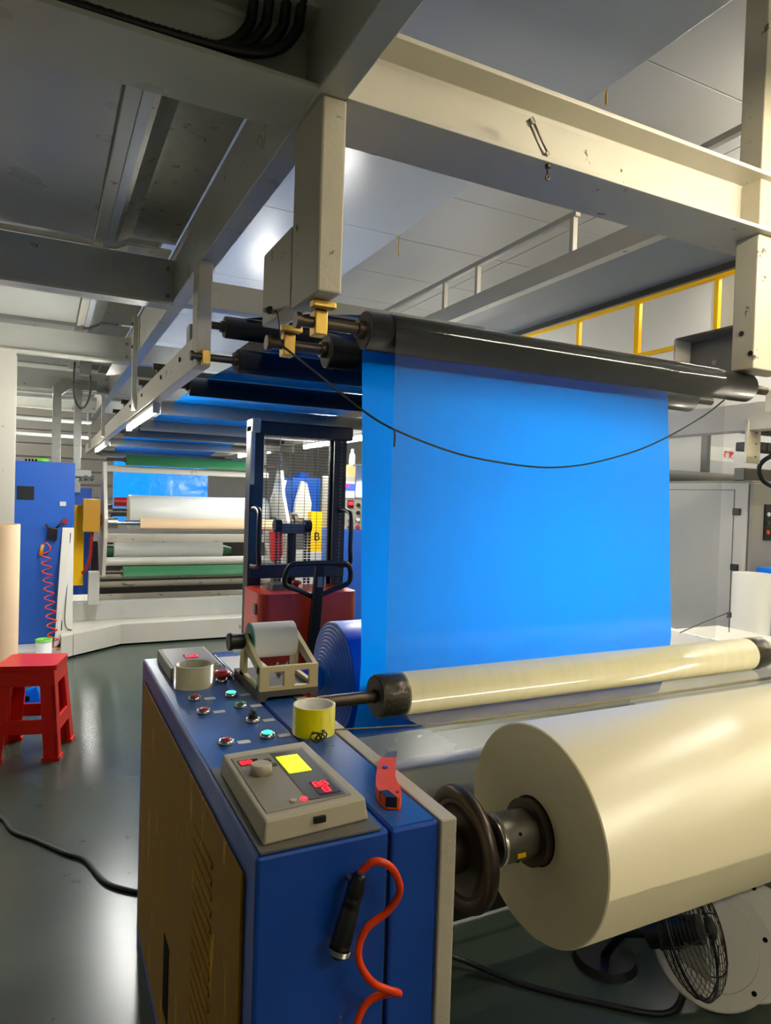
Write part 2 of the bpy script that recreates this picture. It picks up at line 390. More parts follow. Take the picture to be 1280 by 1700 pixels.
B(2.52, 2.9, 1.66, 1.74, 1.83, 1.915).build('chord_link', 'cream_old', fr, 0.003)
ch = MB().prism([(2.98, 2.10), (3.10, 2.10), (3.10, 2.34), (2.98, 2.34), (2.98, 2.33), (3.09, 2.33), (3.09, 2.11), (2.98, 2.11)], 'y', 1.95, 2.58).build('side_channel', 'plate_grey', fr)
B(2.975, 3.09, 2.572, 2.582, 2.105, 2.335).build('end_plate', 'cream', fr)
for yy in (2.2, 2.42): MB().cyl((3.082, yy, 2.2), (3.09, yy, 2.2), 0.014, 8).build('bolt', 'steel', ch)
hb = B(2.87, 2.965, 2.06, 2.075, 1.66, 1.86).build('hanging_bracket', 'cream_old', fr, 0.003)
for zz in (1.69, 1.75, 1.80): MB().cyl((2.93, 2.057, zz), (2.93, 2.06, zz), 0.004, 8).build('bolt', 'steel_dark', hb)

# ---- mezzanine deck left of the frame
dk = thing('mezzanine_deck', 'dark grey steel deck panels lying on the cross beams above the aisle', 'deck', (-1.6, 5, 2.70))
for y0, y1 in ((-2.9, 1.60), (1.86, 3.74), (3.86, 5.74), (5.86, 7.74), (7.86, 9.74)):
    B(-1.6, 0.196, y0, y1, 2.70, 2.73).build('deck_panel', 'deck_grey', dk, 0.003)
    B(-3.4, -1.61, y0, y1, 2.70, 2.73).build('deck_panel', 'deck_grey', dk, 0.003)
    B(0.20, 0.25, y0, y1, 2.68, 2.73).build('edge_angle', 'cream', dk, 0.003)
B(0.20, 0.592, -2.9, 1.60, 2.74, 2.76).build('deck_panel', 'deck_grey', dk, 0.003)
tr = thing('cable_tray', 'galvanised steel tray running between deck panels and the long beam', 'cable tray', (0.45, 5, 2.72))
for i, (y0, y1) in enumerate(((1.86, 3.74), (3.86, 5.74), (5.86, 7.74))):
    MB().prism([(0.275, 2.70), (0.31, 2.70), (0.375, 2.735), (0.5915, 2.735), (0.5915, 2.75), (0.37, 2.75), (0.30, 2.715), (0.275, 2.715)], 'y', y0, y1).build('tray_section', 'galvanised', tr)
    B(0.252, 0.288, y0, y1, 2.682, 2.69).build('side_strip', 'panel_white', tr)

# ---- upper mezzanine at the right with rails
mz = thing('upper_gallery', 'grey steel gallery with cream handrail above the blue film', 'gallery', (3.2, 4.5, 2.9))
B(2.95, 3.60, 1.95, 9.0, 2.90, 2.96).build('gallery_floor', 'gallery_grey', mz, 0.003)
B(2.875, 2.945, 1.95, 9.0, 2.88, 3.0).build('edge_beam', 'cream', mz, 0.003)
B(3.585, 3.62, 1.95, 9.0, 2.86, 2.96).build('edge_strip', 'controller_dark', mz, 0.003)
for a, b in ((1.95, 2.4), (3.27, 9.0)): B(2.875, 2.915, a, b, 3.21, 3.245).build('handrail', 'cream', mz, 0.003)
for y in (2.0, 3.29, 4.33, 4.80, 5.9, 7.0): B(2.877, 2.912, y, y + 0.035, 3.0, 3.21).build('rail_post', 'cream', mz, 0.002)
yr = thing('yellow_guard_rail', 'bright yellow square tube guard rail behind the upper gallery', 'guard rail', (4.2, 4, 2.6))
B(4.18, 4.22, 2.6, 5.6, 3.055, 3.095).build('handrail', 'yellow_paint', yr, 0.003)
for y, t in ((3.27, 0.035), (3.98, 0.05), (4.66, 0.035), (5.4, 0.035)): B(4.182, 4.218, y, y + t, 2.62, 3.056).build('rail_post', 'yellow_paint', yr, 0.003)
B(4.182, 4.218, 2.6, 3.98, 2.62, 2.652).build('lower_rail', 'yellow_paint', yr, 0.003)
ap = thing('pneumatic_unit', 'white valve unit on a pale board behind the yellow rail', 'valve unit', (4.7, 3.55, 2.5))
B(4.72, 4.80, 3.05, 3.75, 2.55, 3.3).build('board', 'label_white', ap, 0.004)
B(4.60, 4.72, 3.42, 3.50, 2.72, 2.90).build('valve_block', 'white_plastic', ap, 0.006)
B(4.58, 4.72, 3.20, 3.40, 2.78, 2.84).build('manifold', 'white_plastic', ap, 0.006)
for y in (3.23, 3.30, 3.37): MB().cyl((4.65, y, 2.84), (4.65, y, 2.92), 0.02, 10).build('valve', 'white_plastic', ap)

# ---- column at the left aisle
lc = thing('column', 'cream painted steel column under the mezzanine beam beside the brown tube', 'column', (-0.35, 5.85, 0))
MB().prism([(-0.5, 5.75), (-0.2, 5.75), (-0.2, 5.76), (-0.345, 5.76), (-0.345, 5.94), (-0.2, 5.94), (-0.2, 5.95), (-0.5, 5.95), (-0.5, 5.94), (-0.355, 5.94), (-0.355, 5.76), (-0.5, 5.76)], 'z', 0.012, 2.438).build('shaft', 'cream', lc)
B(-0.52, -0.18, 5.73, 5.97, 0.0, 0.012).build('base_plate', 'cream', lc)

# ---- fluorescent lamps under the chords, then hall lamps, most of them added
def lamp(c, length, axis, label, twin=False, group='tube lamps under the roller frame', glass='tube_glass', shield=0, hang=0):
    """a tube lamp: the glass tube itself is the light source"""
    x, y, z = c; h = length / 2
    t = thing('fluorescent_lamp', label, 'lamp', c, group)
    def bx(u0, u1, v0, v1, z0, z1): return B(x + u0, x + u1, y + v0, y + v1, z + z0, z + z1) if axis == 'x' else B(x + v0, x + v1, y + u0, y + u1, z + z0, z + z1)
    w_ = 0.05 if twin else 0.022
    bx(-h, h, -w_, w_, 0.014, 0.038).build('housing', 'label_white', t, 0.004)
    for o in ((-0.03, 0.03) if twin else (0,)):
        p, q = ((x - h + 0.03, y + o, z - 0.006), (x + h - 0.03, y + o, z - 0.006)) if axis == 'x' else ((x + o, y - h + 0.03, z - 0.006), (x + o, y + h - 0.03, z - 0.006))
        MB().cyl(p, q, 0.017, 12).build('tube', glass, t)
    if hang:
        for u in (-h * 0.7, h * 0.7): bx(u - 0.006, u + 0.006, -0.006, 0.006, 0.036, hang - z).build('hanger_rod', 'plate_grey', t)
    if shield: bx(-h - 0.02, h + 0.02, -shield, shield, 0.040, 0.048).build('light_shield', 'label_white', t)  # wide plate added to block the light going up
    for u in (-h + 0.004, h - 0.03): bx(u, u + 0.026, -w_, w_, -0.026, 0.015).build('end_cap', 'label_white', t, 0.003)
lamp((0.615, 5.22, 1.955), 1.55, 'y', 'lit fluorescent tube under the cream chord nearest the hanging post', glass='tube_chord')
lamp((0.615, 9.05, 1.955), 1.6, 'y', 'lit fluorescent tube far along the cream chord above the blue cabinet', glass='tube_chord')
lamp((2.46, 6.1, 1.96), 1.55, 'y', 'lit fluorescent tube beside the right end of the stacker mast', glass='tube_chord')
lamp((2.46, 8.8, 1.97), 1.6, 'y', 'lit fluorescent tube seen through the stacker mesh guard', glass='tube_chord')
HALL = 'hall tube lamps'
lamp((2.4, 0.75, 2.62), 1.5, 'x', 'tube hall lamp over the aisle before the big roll', False, HALL, 'tube_warm', 0.13, hang=3.81)
lamp((1.75, 2.75, 1.55), 0.9, 'x', 'short twin lamp added unseen behind the blue film as its backlight', True, HALL, 'tube_strong', 0.16)  # added lamp, hidden by the film, lights it from the back
B(1.25, 2.25, 2.705, 2.80, 1.44, 1.448).build('light_shield', 'label_white', bpy.data.objects['fluorescent_lamp.005'])  # added plate, keeps the lamp's light off the floor
B(1.25, 2.25, 2.80, 2.81, 1.44, 1.59).build('light_shield', 'label_white', bpy.data.objects['fluorescent_lamp.005'])  # added plate, keeps the lamp's light off the stacker
B(2.19, 2.435, 2.765, 2.79, 1.57, 2.02).build('bracket', 'plate_grey', bpy.data.objects['fluorescent_lamp.005'])
lamp((1.4, -2.0, 3.3), 1.5, 'x', 'unseen tube lamp added as fill high over the near end of the aisle', False, HALL, 'tube_warm', hang=3.832)  # added fill for the fronts of film, roll and desk, out of view
lamp((4.7, 0.3, 3.2), 1.5, 'y', 'unseen tube lamp added to light the far right aisle', False, HALL, 'tube_warm', hang=3.81)  # added out of view to light the right side
lamp((3.9, 2.0, 3.55), 0.9, 'x', 'short unseen tube lamp added above the end of the gallery to brighten the yellow rail', False, HALL, 'tube_warm', hang=3.81)  # added out of view, brightens the yellow rail
lamp((-1.7, 5.6, 2.62), 1.6, 'y', 'unseen tube lamp added under the mezzanine deck to light the stool aisle', False, HALL, hang=2.703)  # added out of view to light the left aisle
lamp((-1.3, 8.6, 2.62), 1.6, 'y', 'unseen tube lamp added under the mezzanine deck to light the far aisle end', False, HALL, hang=2.703)  # added out of view, lights the aisle farther back
lamp((-1.3, 12.6, 3.3), 1.8, 'x', 'unseen twin tube lamp added to light the far wall', True, HALL, hang=3.832)  # added out of view, brightens the far left background
lamp((5.1, 3.0, 3.6), 1.8, 'y', 'unseen twin tube lamp added beyond the yellow rail to light gallery and wall', True, HALL, hang=3.81)  # unseen, added to light the gallery and right wall
lamp((4.9, 7.6, 2.75), 1.8, 'y', 'unseen twin tube lamp added for light beyond the far blue console', True, HALL, hang=3.81)  # unseen, added to light the far right part of the hall

# ================================================================== ROLLERS AND WEB
def roller(label, y, z, r, x0, x1, m, sx0=None, sx1=None, rs=0.018, block=None, end='roller_end', name='guide_roller', group='guide rollers of the line'):
    t = thing(name, label, 'roller', (x0, y, z), group)
    MB().lathe([(r - 0.004, 0), (r, 0.004), (r, 0.004), (r, x1 - x0 - 0.004), (r, x1 - x0 - 0.004), (r - 0.004, x1 - x0)], (x0, y, z), (1, 0, 0), 40, caps=False).build('shell', m, t)
    MB().cyl((x0 + 0.001, y, z), (x0 + 0.012, y, z), r - 0.004, 40).build('end_disc', end, t)
    MB().cyl((x1 - 0.012, y, z), (x1 - 0.001, y, z), r - 0.004, 40).build('end_disc', end, t)
    sx0 = x0 - 0.12 if sx0 is None else sx0; sx1 = x1 + 0.08 if sx1 is None else sx1
    MB().cyl((sx0, y, z), (x0 + 0.01, y, z), rs, 20).build('shaft', 'steel_dark', t)
    MB().cyl((x0 - 0.018, y, z), (x0 + 0.002, y, z), rs * 1.5, 20).build('collar', 'steel_dark', t)
    MB().cyl((x1 - 0.01, y, z), (sx1, y, z), rs, 20).build('shaft', 'steel_dark', t)
    if block:
        bx, bt = block
        b = B(bx - 0.014, bx + 0.022, y - 0.022, y + 0.022, z - 0.034, z + 0.03).build('bearing_block', 'brass', t, 0.003)
        if bt: 
            B(bx - 0.03, bx + 0.034, y - 0.05, y - 0.02, z + 0.032, z + 0.048).build('clamp', 'brass', b, 0.002)
            B(bx - 0.012, bx + 0.02, y - 0.015, y + 0.018, z + 0.03, z + 0.056).build('bolt', 'black_plastic', b)
        MB().cyl((bx - 0.05, y, z), (bx - 0.014, y, z), 0.015, 12).cyl((bx - 0.062, y, z), (bx - 0.048, y, z), 0.022, 12).build('end_nut', 'steel_dark', b)
    return t
roller('black rubber roller nearest overhead with the clear film over it', 1.73, 1.91, 0.053, 0.779, 2.39, 'rubber_black', 0.66, 2.5, 0.017, (0.645, True))
roller('black rubber roller just behind the nearest one, carrying the blue film', 1.97, 1.895, 0.053, 0.763, 2.37, 'rubber_black', 0.64, 2.5, 0.016, (0.638, True))
roller('black roller set highest, between hanging post and long beam', 3.29, 2.24, 0.052, 0.755, 2.4, 'rubber_black', 0.63, 2.5)
roller('black roller with brass block on the slim hanging post', 3.03, 2.036, 0.052, 0.755, 2.4, 'rubber_black', 0.63, 2.5, 0.016, (0.614, False))
roller('black roller following the slim hanging post along the chord', 4.16, 2.072, 0.055, 0.755, 2.4, 'rubber_black', 0.63, 2.5)
roller('bare steel roller next to the lit tube lamp', 5.29, 2.063, 0.05, 0.755, 2.4, 'steel', 0.63, 2.5, end='steel_bright')
roller('second bare steel roller along the chord', 6.42, 2.03, 0.05, 0.755, 2.4, 'steel', 0.63, 2.5, end='steel_bright')
roller('third bare steel roller along the chord', 7.5, 2.04, 0.05, 0.72, 2.4, 'steel', 0.63, 2.5, end='steel_bright')
roller('fourth bare steel roller along the chord', 8.9, 2.02, 0.05, 0.70, 2.4, 'steel', 0.63, 2.5, end='steel_bright')
roller('farthest steel roller above the hanging far blue web', 10.2, 1.93, 0.05, 0.70, 2.4, 'steel', 0.63, 2.5, end='steel_bright')

X0, X1 = 0.862, 2.172
bf = MB().sheet([(1.915, 1.895), (1.905, 1.75), (1.89, 1.55), (1.87, 1.2), (1.853, 0.95), (1.862, 0.83), (1.90, 0.72), (2.0, 0.665), (2.12, 0.6565)], X0, X1 + 0.01, 16, None)
tag(bf.build('blue_film', 'blue_film'), 'bright blue plastic film hanging down from the second black roller', 'plastic film', 'webs of film')
prof = arc(1.97, 1.895, 0.0545, 180, 78, 8) + [(3.01, 2.0895)] + arc(3.03, 2.036, 0.0535, 100, 80, 3) + [(4.16, 2.1285), (5.29, 2.1145), (6.42, 2.0815), (7.5, 2.0915), (8.9, 2.0715)] + arc(10.2, 1.93, 0.0515, 80, 0, 6) + [(10.25, 1.5), (10.2, 1.0)]
def rip(x, y, z): return 0.006 * math.sin(x * 9 + y * 4) * math.sin(y * 7 + x * 3) if 3.2 < y < 10 else 0
prof2 = []
for (y0, z0), (y1, z1) in zip(prof, prof[1:]):
    k = max(1, int(abs(y1 - y0) / 0.1))
    prof2 += [(y0 + (y1 - y0) * i / k, z0 + (z1 - z0) * i / k) for i in range(k)]
prof2.append(prof[-1])
tag(MB().sheet(prof2, X0, X1, 24).build('blue_web', 'blue_film_rippled'), 'rippled glossy blue film running back over the overhead rollers', 'plastic film', 'webs of film')
# clear film: from the big roll under the wrapped roller, up over the front roller and back
cl = [(1.677, 0.93), (1.677, 1.2), (1.677, 1.5), (1.677, 1.88)] + arc(1.73, 1.91, 0.0545, 180, 80, 10) + [(2.4, 2.115), (3.28, 2.293), (3.6, 2.30)]
tag(MB().sheet(cl, 0.855, 2.205, 8).build('clear_film', 'clear_film'), 'clear plastic film hanging in front of the blue sheet', 'plastic film', 'webs of film')
low = arc(1.62, 0.92, 0.0585, 5, -78, 8) + [(1.50, 0.882), (1.40, 0.888), (1.30, 0.93)]
tag(MB().sheet(low, 0.85, 2.42, 8).build('loose_film', 'clear_film_low'), 'greenish clear film passing from under the wrapped roller to the big pale roll', 'plastic film', 'webs of film')

# wrapped roller low in front
lr = thing('wrapped_roller', 'yellowish film wrapped roller lying low between the two side stands', 'roller', (0.80, 1.62, 0.92))
MB().cyl((0.80, 1.62, 0.92), (2.38, 1.62, 0.92), 0.053, 40).build('core', 'steel_dark', lr)
MB().lathe([(0.053, 0), (0.057, 0.004), (0.057, 0.004), (0.0575, 1.42), (0.0575, 1.42), (0.053, 1.424)], (0.875, 1.62, 0.92), (1, 0, 0), 40, caps=False).build('film_wrap', 'film_core', lr)
for x in (0.797, 2.302): MB().lathe([(0.054, 0), (0.0578, 0.004), (0.0578, 0.08)], (x, 1.62, 0.92), (1, 0, 0), 40, caps=False).build('clear_wrap', 'clear_wrap', lr)
MB().ring((0.796, 1.62, 0.92), (0.80, 1.62, 0.92), 0.052, 0.02).build('end_disc', 'black_plastic', lr)
MB().cyl((0.632, 1.62, 0.92), (0.80, 1.62, 0.92), 0.0165, 20).build('shaft', 'steel_dark', lr)
MB().cyl((2.38, 1.62, 0.922), (2.52, 1.62, 0.922), 0.0165, 20).build('shaft', 'steel_dark', lr)

# big pale roll
br = thing('film_roll', 'big pale cream roll of film with a steel shaft, nearest the camera', 'film roll', (0.995, 1.2, 0.712))
R_ = 0.234
MB().lathe([(R_ - 0.003, 0), (R_, 0.003), (R_, 0.003), (R_, 1.45)], (0.995, 1.2, 0.712), (1, 0, 0), 96, caps=False).build('roll_body', 'film_roll', br)
pr = [(0.075, 0.001)]
for i in range(1, 22):
    r = 0.075 + (R_ - 0.003 - 0.075) * i / 21
    pr.append((r, random.choice((0.0, 0.0006, 0.0012)) if i < 21 else 0.0))
MB().lathe([(r, h) for r, h in pr], (0.995, 1.2, 0.712), (1, 0, 0), 96, caps=False).build('roll_end', 'film_roll', br)
MB().cyl((2.40, 1.2, 0.712), (2.445, 1.2, 0.712), R_ - 0.002, 64).build('roll_end', 'film_roll', br)
MB().sheet(arc(1.2, 0.712, R_ + 0.004, -40, -95, 10), 1.0, 2.44, 1).build('loose_layer', 'film_roll', br)
MB().ring((0.975, 1.2, 0.712), (1.01, 1.2, 0.712), 0.072, 0.054).build('paper_core', 'bronze_wheel', br)
sh = MB().cyl((0.88, 1.2, 0.712), (1.0, 1.2, 0.712), 0.053, 36).build('shaft', 'steel', br)
MB().ring((0.885, 1.2, 0.712), (0.892, 1.2, 0.712), 0.0555, 0.045).build('shaft_ring', 'steel_bright', sh)
B(0.915, 0.937, 1.1475, 1.153, 0.69, 0.70).build('yellow_mark', 'yellow_paint', sh)
for a in (30, -40): 
    y = 1.2 - 0.053 * math.cos(math.radians(a)); z = 0.712 + 0.053 * math.sin(math.radians(a))
    MB().cyl((0.925, y + 0.002, z), (0.925, y - 0.0015, z), 0.004, 8).build('set_screw', 'black_plastic', sh)
MB().lathe([(0.03, -0.075), (0.045, -0.07), (0.05, -0.04), (0.045, 0.0), (0.03, 0.03), (0.03, 0.09)], (0.80, 1.2, 0.712), (1, 0, 0), 32).build('hub', 'bronze_wheel', br)
whl = MB()
whl.lathe([(0.112 + 0.016 * math.cos(a * PI / 8), 0.016 * math.sin(a * PI / 8)) for a in range(17)], (0.805, 1.2, 0.712), (1, 0, 0), 48, caps=False)
whl.lathe([(0.03, 0.0), (0.06, 0.004), (0.105, -0.012), (0.112, -0.008), (0.06, -0.006), (0.03, -0.01)], (0.805, 1.2, 0.712), (1, 0, 0), 48, caps=False)
whl.build('hand_wheel', 'bronze_wheel', br)

# blue roll behind the console
BX, BY, BZ, BR = 0.882, 2.12, 0.842, 0.183
bl = thing('film_roll', 'dark blue roll of film behind the desk with stepped shiny end', 'film roll', (BX, BY, BZ))
steps = []
for i in range(11):
    r = BR - i * 0.012; h = 0.0045 * i
    steps += [(r, -h + 0.0015), (r - 0.002, -h - 0.001), (r - 0.005, -h - 0.003), (r - 0.009, -h - 0.0035)]
MB().lathe(steps + [(0.04, -0.05)], (BX, BY, BZ), (1, 0, 0), 72, caps=False).build('roll_end', 'blue_roll', bl)
MB().lathe([(BR, 0), (BR, 1.32), (BR, 1.32), (0.02, 1.32)], (BX, BY, BZ), (1, 0, 0), 72, caps=False).build('roll_body', 'blue_roll', bl)
MB().ring((0.72, BY, BZ), (0.87, BY, BZ), 0.04, 0.03).build('core_tube', 'blue_roll', bl)
MB().cyl((0.652, BY, BZ), (0.73, BY, BZ), 0.02, 16).build('shaft', 'steel_dark', bl)

# cords
pts = [(0.612, 1.93, 1.975), (0.611, 1.915, 1.94), (0.606, 1.91, 1.885)]
ro = thing('sagging_cord', 'thin dark cord sagging between the clear and blue films', 'cord', (0.61, 1.9, 1.6))
MB().tube(spline([(0.574, 1.80, 1.852), (0.69, 1.80, 1.78), (0.814, 1.80, 1.701), (0.923, 1.80, 1.651), (1.124, 1.80, 1.597), (1.30, 1.80, 1.574), (1.478, 1.80, 1.566), (1.62, 1.80, 1.578), (1.743, 1.80, 1.602), (1.9, 1.80, 1.645), (2.049, 1.80, 1.702), (2.25, 1.80, 1.80), (2.36, 1.80, 1.87)], 6), 0.0032, 6).build('strand', 'rope_dark', ro)
MB().tube(spline([(0.598, 1.96, 1.99), (0.595, 1.93, 1.975), (0.592, 1.90, 1.94), (0.585, 1.86, 1.885), (0.574, 1.80, 1.852)], 5), 0.0018, 5).build('tie', 'rope_dark', ro)
MB().tube([(0.6, 2.03, 2.0), (0.575, 1.985, 1.992), (0.575, 1.93, 1.985)], 0.007, 8).build('hook', 'black_plastic', ro)
MB().tube(spline([(0.923, 1.80, 1.651), (0.925, 1.80, 1.63), (0.924, 1.80, 1.60)], 3), 0.003, 5).build('loose_end', 'rope_dark', ro)
ti = thing('tinsel_cord', 'glittering anti-static tinsel cord tied beside the yellow tape', 'cord', (0.6, 1.46, 0.9))
tp_ = spline([(0.566, 1.45, 0.912), (0.75, 1.465, 0.893), (0.95, 1.475, 0.876), (1.1, 1.478, 0.873), (1.45, 1.478, 0.873), (1.9, 1.478, 0.873), (2.5, 1.478, 0.876)], 14)
MB().tube(tp_, [0.002 + (0.0 if p.x < 0.95 else 0.0022 + 0.0018 * random.random()) for p in tp_], 6).build('strand', 'tinsel', ti)
kn = []
for i in range(26):
    a = i * 0.75; kn.append((0.545 + 0.012 * math.sin(a) + 0.0012 * i, 1.41 + 0.008 * math.cos(a * 1.3), 0.912 + 0.010 * math.cos(a)))
MB().tube([(0.51, 1.365, 0.903)] + kn + [(0.566, 1.45, 0.912)], 0.0018, 5).build('knot', 'rope_dark', ti)

# ================================================================== CONTROL DESK
co = thing('control_desk', 'long blue steel control desk with ochre side panel in the foreground', 'control desk', (0.45, 1.65, 0))
B(0.297, 0.5215, 0.99, 2.32, 0.0, 0.9).build('body', 'blue_paint', co, 0.006)
B(0.305, 0.516, 0.998, 2.312, 0.9002, 0.9012).build('top_sheet', 'blue_top', co)
B(0.5255, 0.616, 0.988, 2.32, 0.0, 0.899).build('side_box', 'blue_paint', co, 0.005)
B(0.530, 0.612, 0.996, 2.312, 0.8992, 0.9002).build('top_sheet', 'blue_top', co)
B(0.520, 0.527, 0.996, 2.31, 0.0, 0.885).build('seam', 'black_plastic', co)
B(0.618, 0.650, 0.983, 2.33, 0.0, 0.9005).build('end_plate', 'cream_old', co, 0.003)
sp = B(0.291, 0.2975, 1.05, 2.25, 0.06, 0.845).build('side_panel', 'ochre', co, 0.003)
B(0.2895, 0.2915, 1.675, 1.745, 0.15, 0.34).build('slot', 'ink_black', sp)
for i in range(16):   # pressed louvers in the panel
    z = 0.30 + i * 0.03
    MB().hexa([(0.2912, 1.25, z), (0.2912, 1.42, z), (0.2905, 1.42, z + 0.012), (0.2905, 1.25, z + 0.012), (0.2878, 1.25, z + 0.004), (0.2878, 1.42, z + 0.004), (0.2895, 1.42, z + 0.012), (0.2895, 1.25, z + 0.012)]).build('louver', 'ochre', sp)
def button(x, y, cap, kind):
    z = 0.9012
    b = MB().lathe([(0.0175, 0), (0.0175, 0.004), (0.016, 0.010), (0.0125, 0.011), (0.0125, 0.006)], (x, y, z), (0, 0, 1), 24).build('push_button', 'steel_bright', co)
    if kind == 'flat': MB().lathe([(0.012, 0.004), (0.012, 0.011), (0.010, 0.0125), (0.0001, 0.013)], (x, y, z), (0, 0, 1), 20).build('cap', cap, b)
    if kind == 'mushroom': MB().lathe([(0.012, 0.008), (0.012, 0.014), (0.021, 0.017), (0.023, 0.025), (0.021, 0.031), (0.012, 0.034), (0.0001, 0.034)], (x, y, z), (0, 0, 1), 28).build('cap', cap, b)
    if kind == 'selector':
        MB().cyl((x, y, z + 0.008), (x, y, z + 0.018), 0.011, 20).build('cap', cap, b)
        B(x - 0.004, x + 0.004, y - 0.011, y + 0.011, z + 0.018, z + 0.03).build('grip', cap, b, 0.002)
    if kind != 'mushroom': B(x + 0.024, x + 0.052, y - 0.014, y + 0.004, z, z + 0.0012).build('name_tag', 'label_white', co)
button(0.366, 1.472, 'red_cap', 'flat'); button(0.461, 1.480, 'green_lit', 'flat'); button(0.364, 1.699, 'red_cap', 'flat')
button(0.366, 1.818, 'red_cap', 'flat'); button(0.462, 1.714, 'green_cap', 'flat'); button(0.459, 1.593, 'black_plastic', 'selector')
button(0.462, 1.817, 'green_lit', 'flat'); button(0.471, 1.965, 'red_cap', 'mushroom')
def digits(x, y, z, n, s, m, par, rot=0):
    """seven-segment figures lying on the panel, reading from the desk's front"""
    d = MB()
    for k in range(n):
        ox = x + k * s * 0.72
        for (u0, u1, v0, v1) in ((0.08, 0.52, 0.9, 1.0), (0.08, 0.52, 0.45, 0.55), (0.08, 0.52, 0.0, 0.1), (0.0, 0.1, 0.06, 0.46), (0.5, 0.6, 0.06, 0.46), (0.0, 0.1, 0.54, 0.94), (0.5, 0.6, 0.54, 0.94)):
            d.box(ox + u0 * s, ox + u1 * s, y + v0 * s, y + v1 * s, z, z + 0.0008)
    return d.build('lit_figures', m, par)
B(0.303, 0.508, 0.992, 1.335, 0.9012, 0.906).build('mounting_plate', 'plate_grey', co, 0.001)
ct = MB().hexa([(0.312, 1.008, 0.906), (0.500, 1.024, 0.906), (0.493, 1.322, 0.906), (0.315, 1.312, 0.906), (0.316, 1.013, 0.943), (0.495, 1.029, 0.943), (0.489, 1.318, 0.943), (0.319, 1.308, 0.943)]).build('tension_controller', 'controller', co, 0.004)
MB().hexa([(0.325, 1.035, 0.9425), (0.476, 1.047, 0.9425), (0.472, 1.285, 0.9425), (0.328, 1.278, 0.9425), (0.325, 1.035, 0.9445), (0.476, 1.047, 0.9445), (0.472, 1.285, 0.9445), (0.328, 1.278, 0.9445)]).build('face', 'controller_face', ct)
B(0.402, 0.468, 1.052, 1.272, 0.9445, 0.9452).build('dark_field', 'controller_dark', ct)
B(0.4065, 0.449, 1.166, 1.248, 0.9452, 0.9462).build('display', 'lcd_yellow', ct)
B(0.425, 0.462, 1.062, 1.116, 0.9452, 0.946).build('display', 'led_face', ct)
digits(0.429, 1.093, 0.946, 2, 0.019, 'led_red', ct); digits(0.437, 1.068, 0.946, 1, 0.02, 'led_red', ct)
B(0.334, 0.372, 1.232, 1.258, 0.9445, 0.9452).build('display', 'led_face', ct)
digits(0.337, 1.236, 0.9452, 2, 0.017, 'led_red', ct)
MB().cyl((0.396, 1.06, 0.9445), (0.396, 1.06, 0.9462), 0.006, 14).build('indicator', 'led_red', ct)
MB().cyl((0.378, 1.06, 0.9445), (0.378, 1.06, 0.9462), 0.006, 14).build('indicator', 'controller', ct)
MB().lathe([(0.020, 0), (0.019, 0.014), (0.017, 0.017), (0.0001, 0.017)], (0.361, 1.19, 0.9445), (0, 0, 1), 26).build('knob', 'controller', ct)
for a, b in ((0.382, 1.235), (0.386, 1.21)): B(a, a + 0.012, b, b + 0.012, 0.9445, 0.9465).build('key', 'controller_dark', ct)
B(0.398, 0.418, 1.014, 1.019, 0.922, 0.932).build('latch', 'black_plastic', ct)
c2 = B(0.335, 0.485, 2.02, 2.28, 0.9012, 0.938).build('tension_controller', 'controller', co, 0.004)
B(0.345, 0.475, 2.03, 2.27, 0.938, 0.9395).build('face', 'controller_face', c2)
B(0.395, 0.435, 2.12, 2.165, 0.9395, 0.941).build('display', 'led_face', c2); digits(0.400, 2.128, 0.941, 2, 0.026, 'led_red', c2)
B(0.36, 0.385, 2.06, 2.08, 0.9395, 0.942).build('key', 'controller_dark', c2)
B(0.53, 0.60, 2.34, 2.36, 0.80, 0.895).build('hook_plate', 'blue_paint', co)

# things lying on the desk
def tape(label, c, ro, ri, h, m, inner):
    t = thing('tape_roll', label, 'tape roll', c, 'rolls of tape on the desk')
    MB().ring(c, (c[0], c[1], c[2] + h), ro, ri + 0.004, 48).build('tape', m, t)
    MB().ring((c[0], c[1], c[2] + 0.0005), (c[0], c[1], c[2] + h - 0.0005), ri + 0.004, ri, 48).build('core', inner, t)
tape('roll of bright yellow tape on the desk beside the end plate', (0.570, 1.475, 0.9002), 0.049, 0.043, 0.066, 'tape_yellow', 'paper_white')
tape('roll of clear tape standing before the far control box', (0.388, 1.955, 0.9012), 0.055, 0.047, 0.062, 'tape_clear', 'tape_clear')
td = thing('tape_dispenser', 'cream tape dispenser with a wide pale roll and black knob on the desk', 'tape dispenser', (0.6, 1.85, 0.9))
MB().prism([(0.515, 0.9012), (0.53, 0.9012), (0.54, 0.912), (0.655, 0.912), (0.665, 0.9012), (0.68, 0.9012), (0.68, 0.928), (0.515, 0.928)], 'y', 1.735, 1.75).box(0.515, 0.535, 1.75, 2.0, 0.9012, 0.928).box(0.66, 0.68, 1.75, 2.0, 0.9012, 0.928).box(0.535, 0.66, 1.75, 2.0, 0.912, 0.926).build('base', 'dispenser_base', td)
fp = MB()
for (x0, x1, z0, z1) in ((0.516, 0.679, 0.978, 0.992), (0.516, 0.679, 0.928, 0.937), (0.516, 0.541, 0.937, 0.978), (0.583, 0.612, 0.937, 0.978), (0.654, 0.679, 0.937, 0.978)):
    fp.box(x0, x1, 1.735, 1.747, z0, z1)
fp.build('front_plate', 'wood_plastic', td)
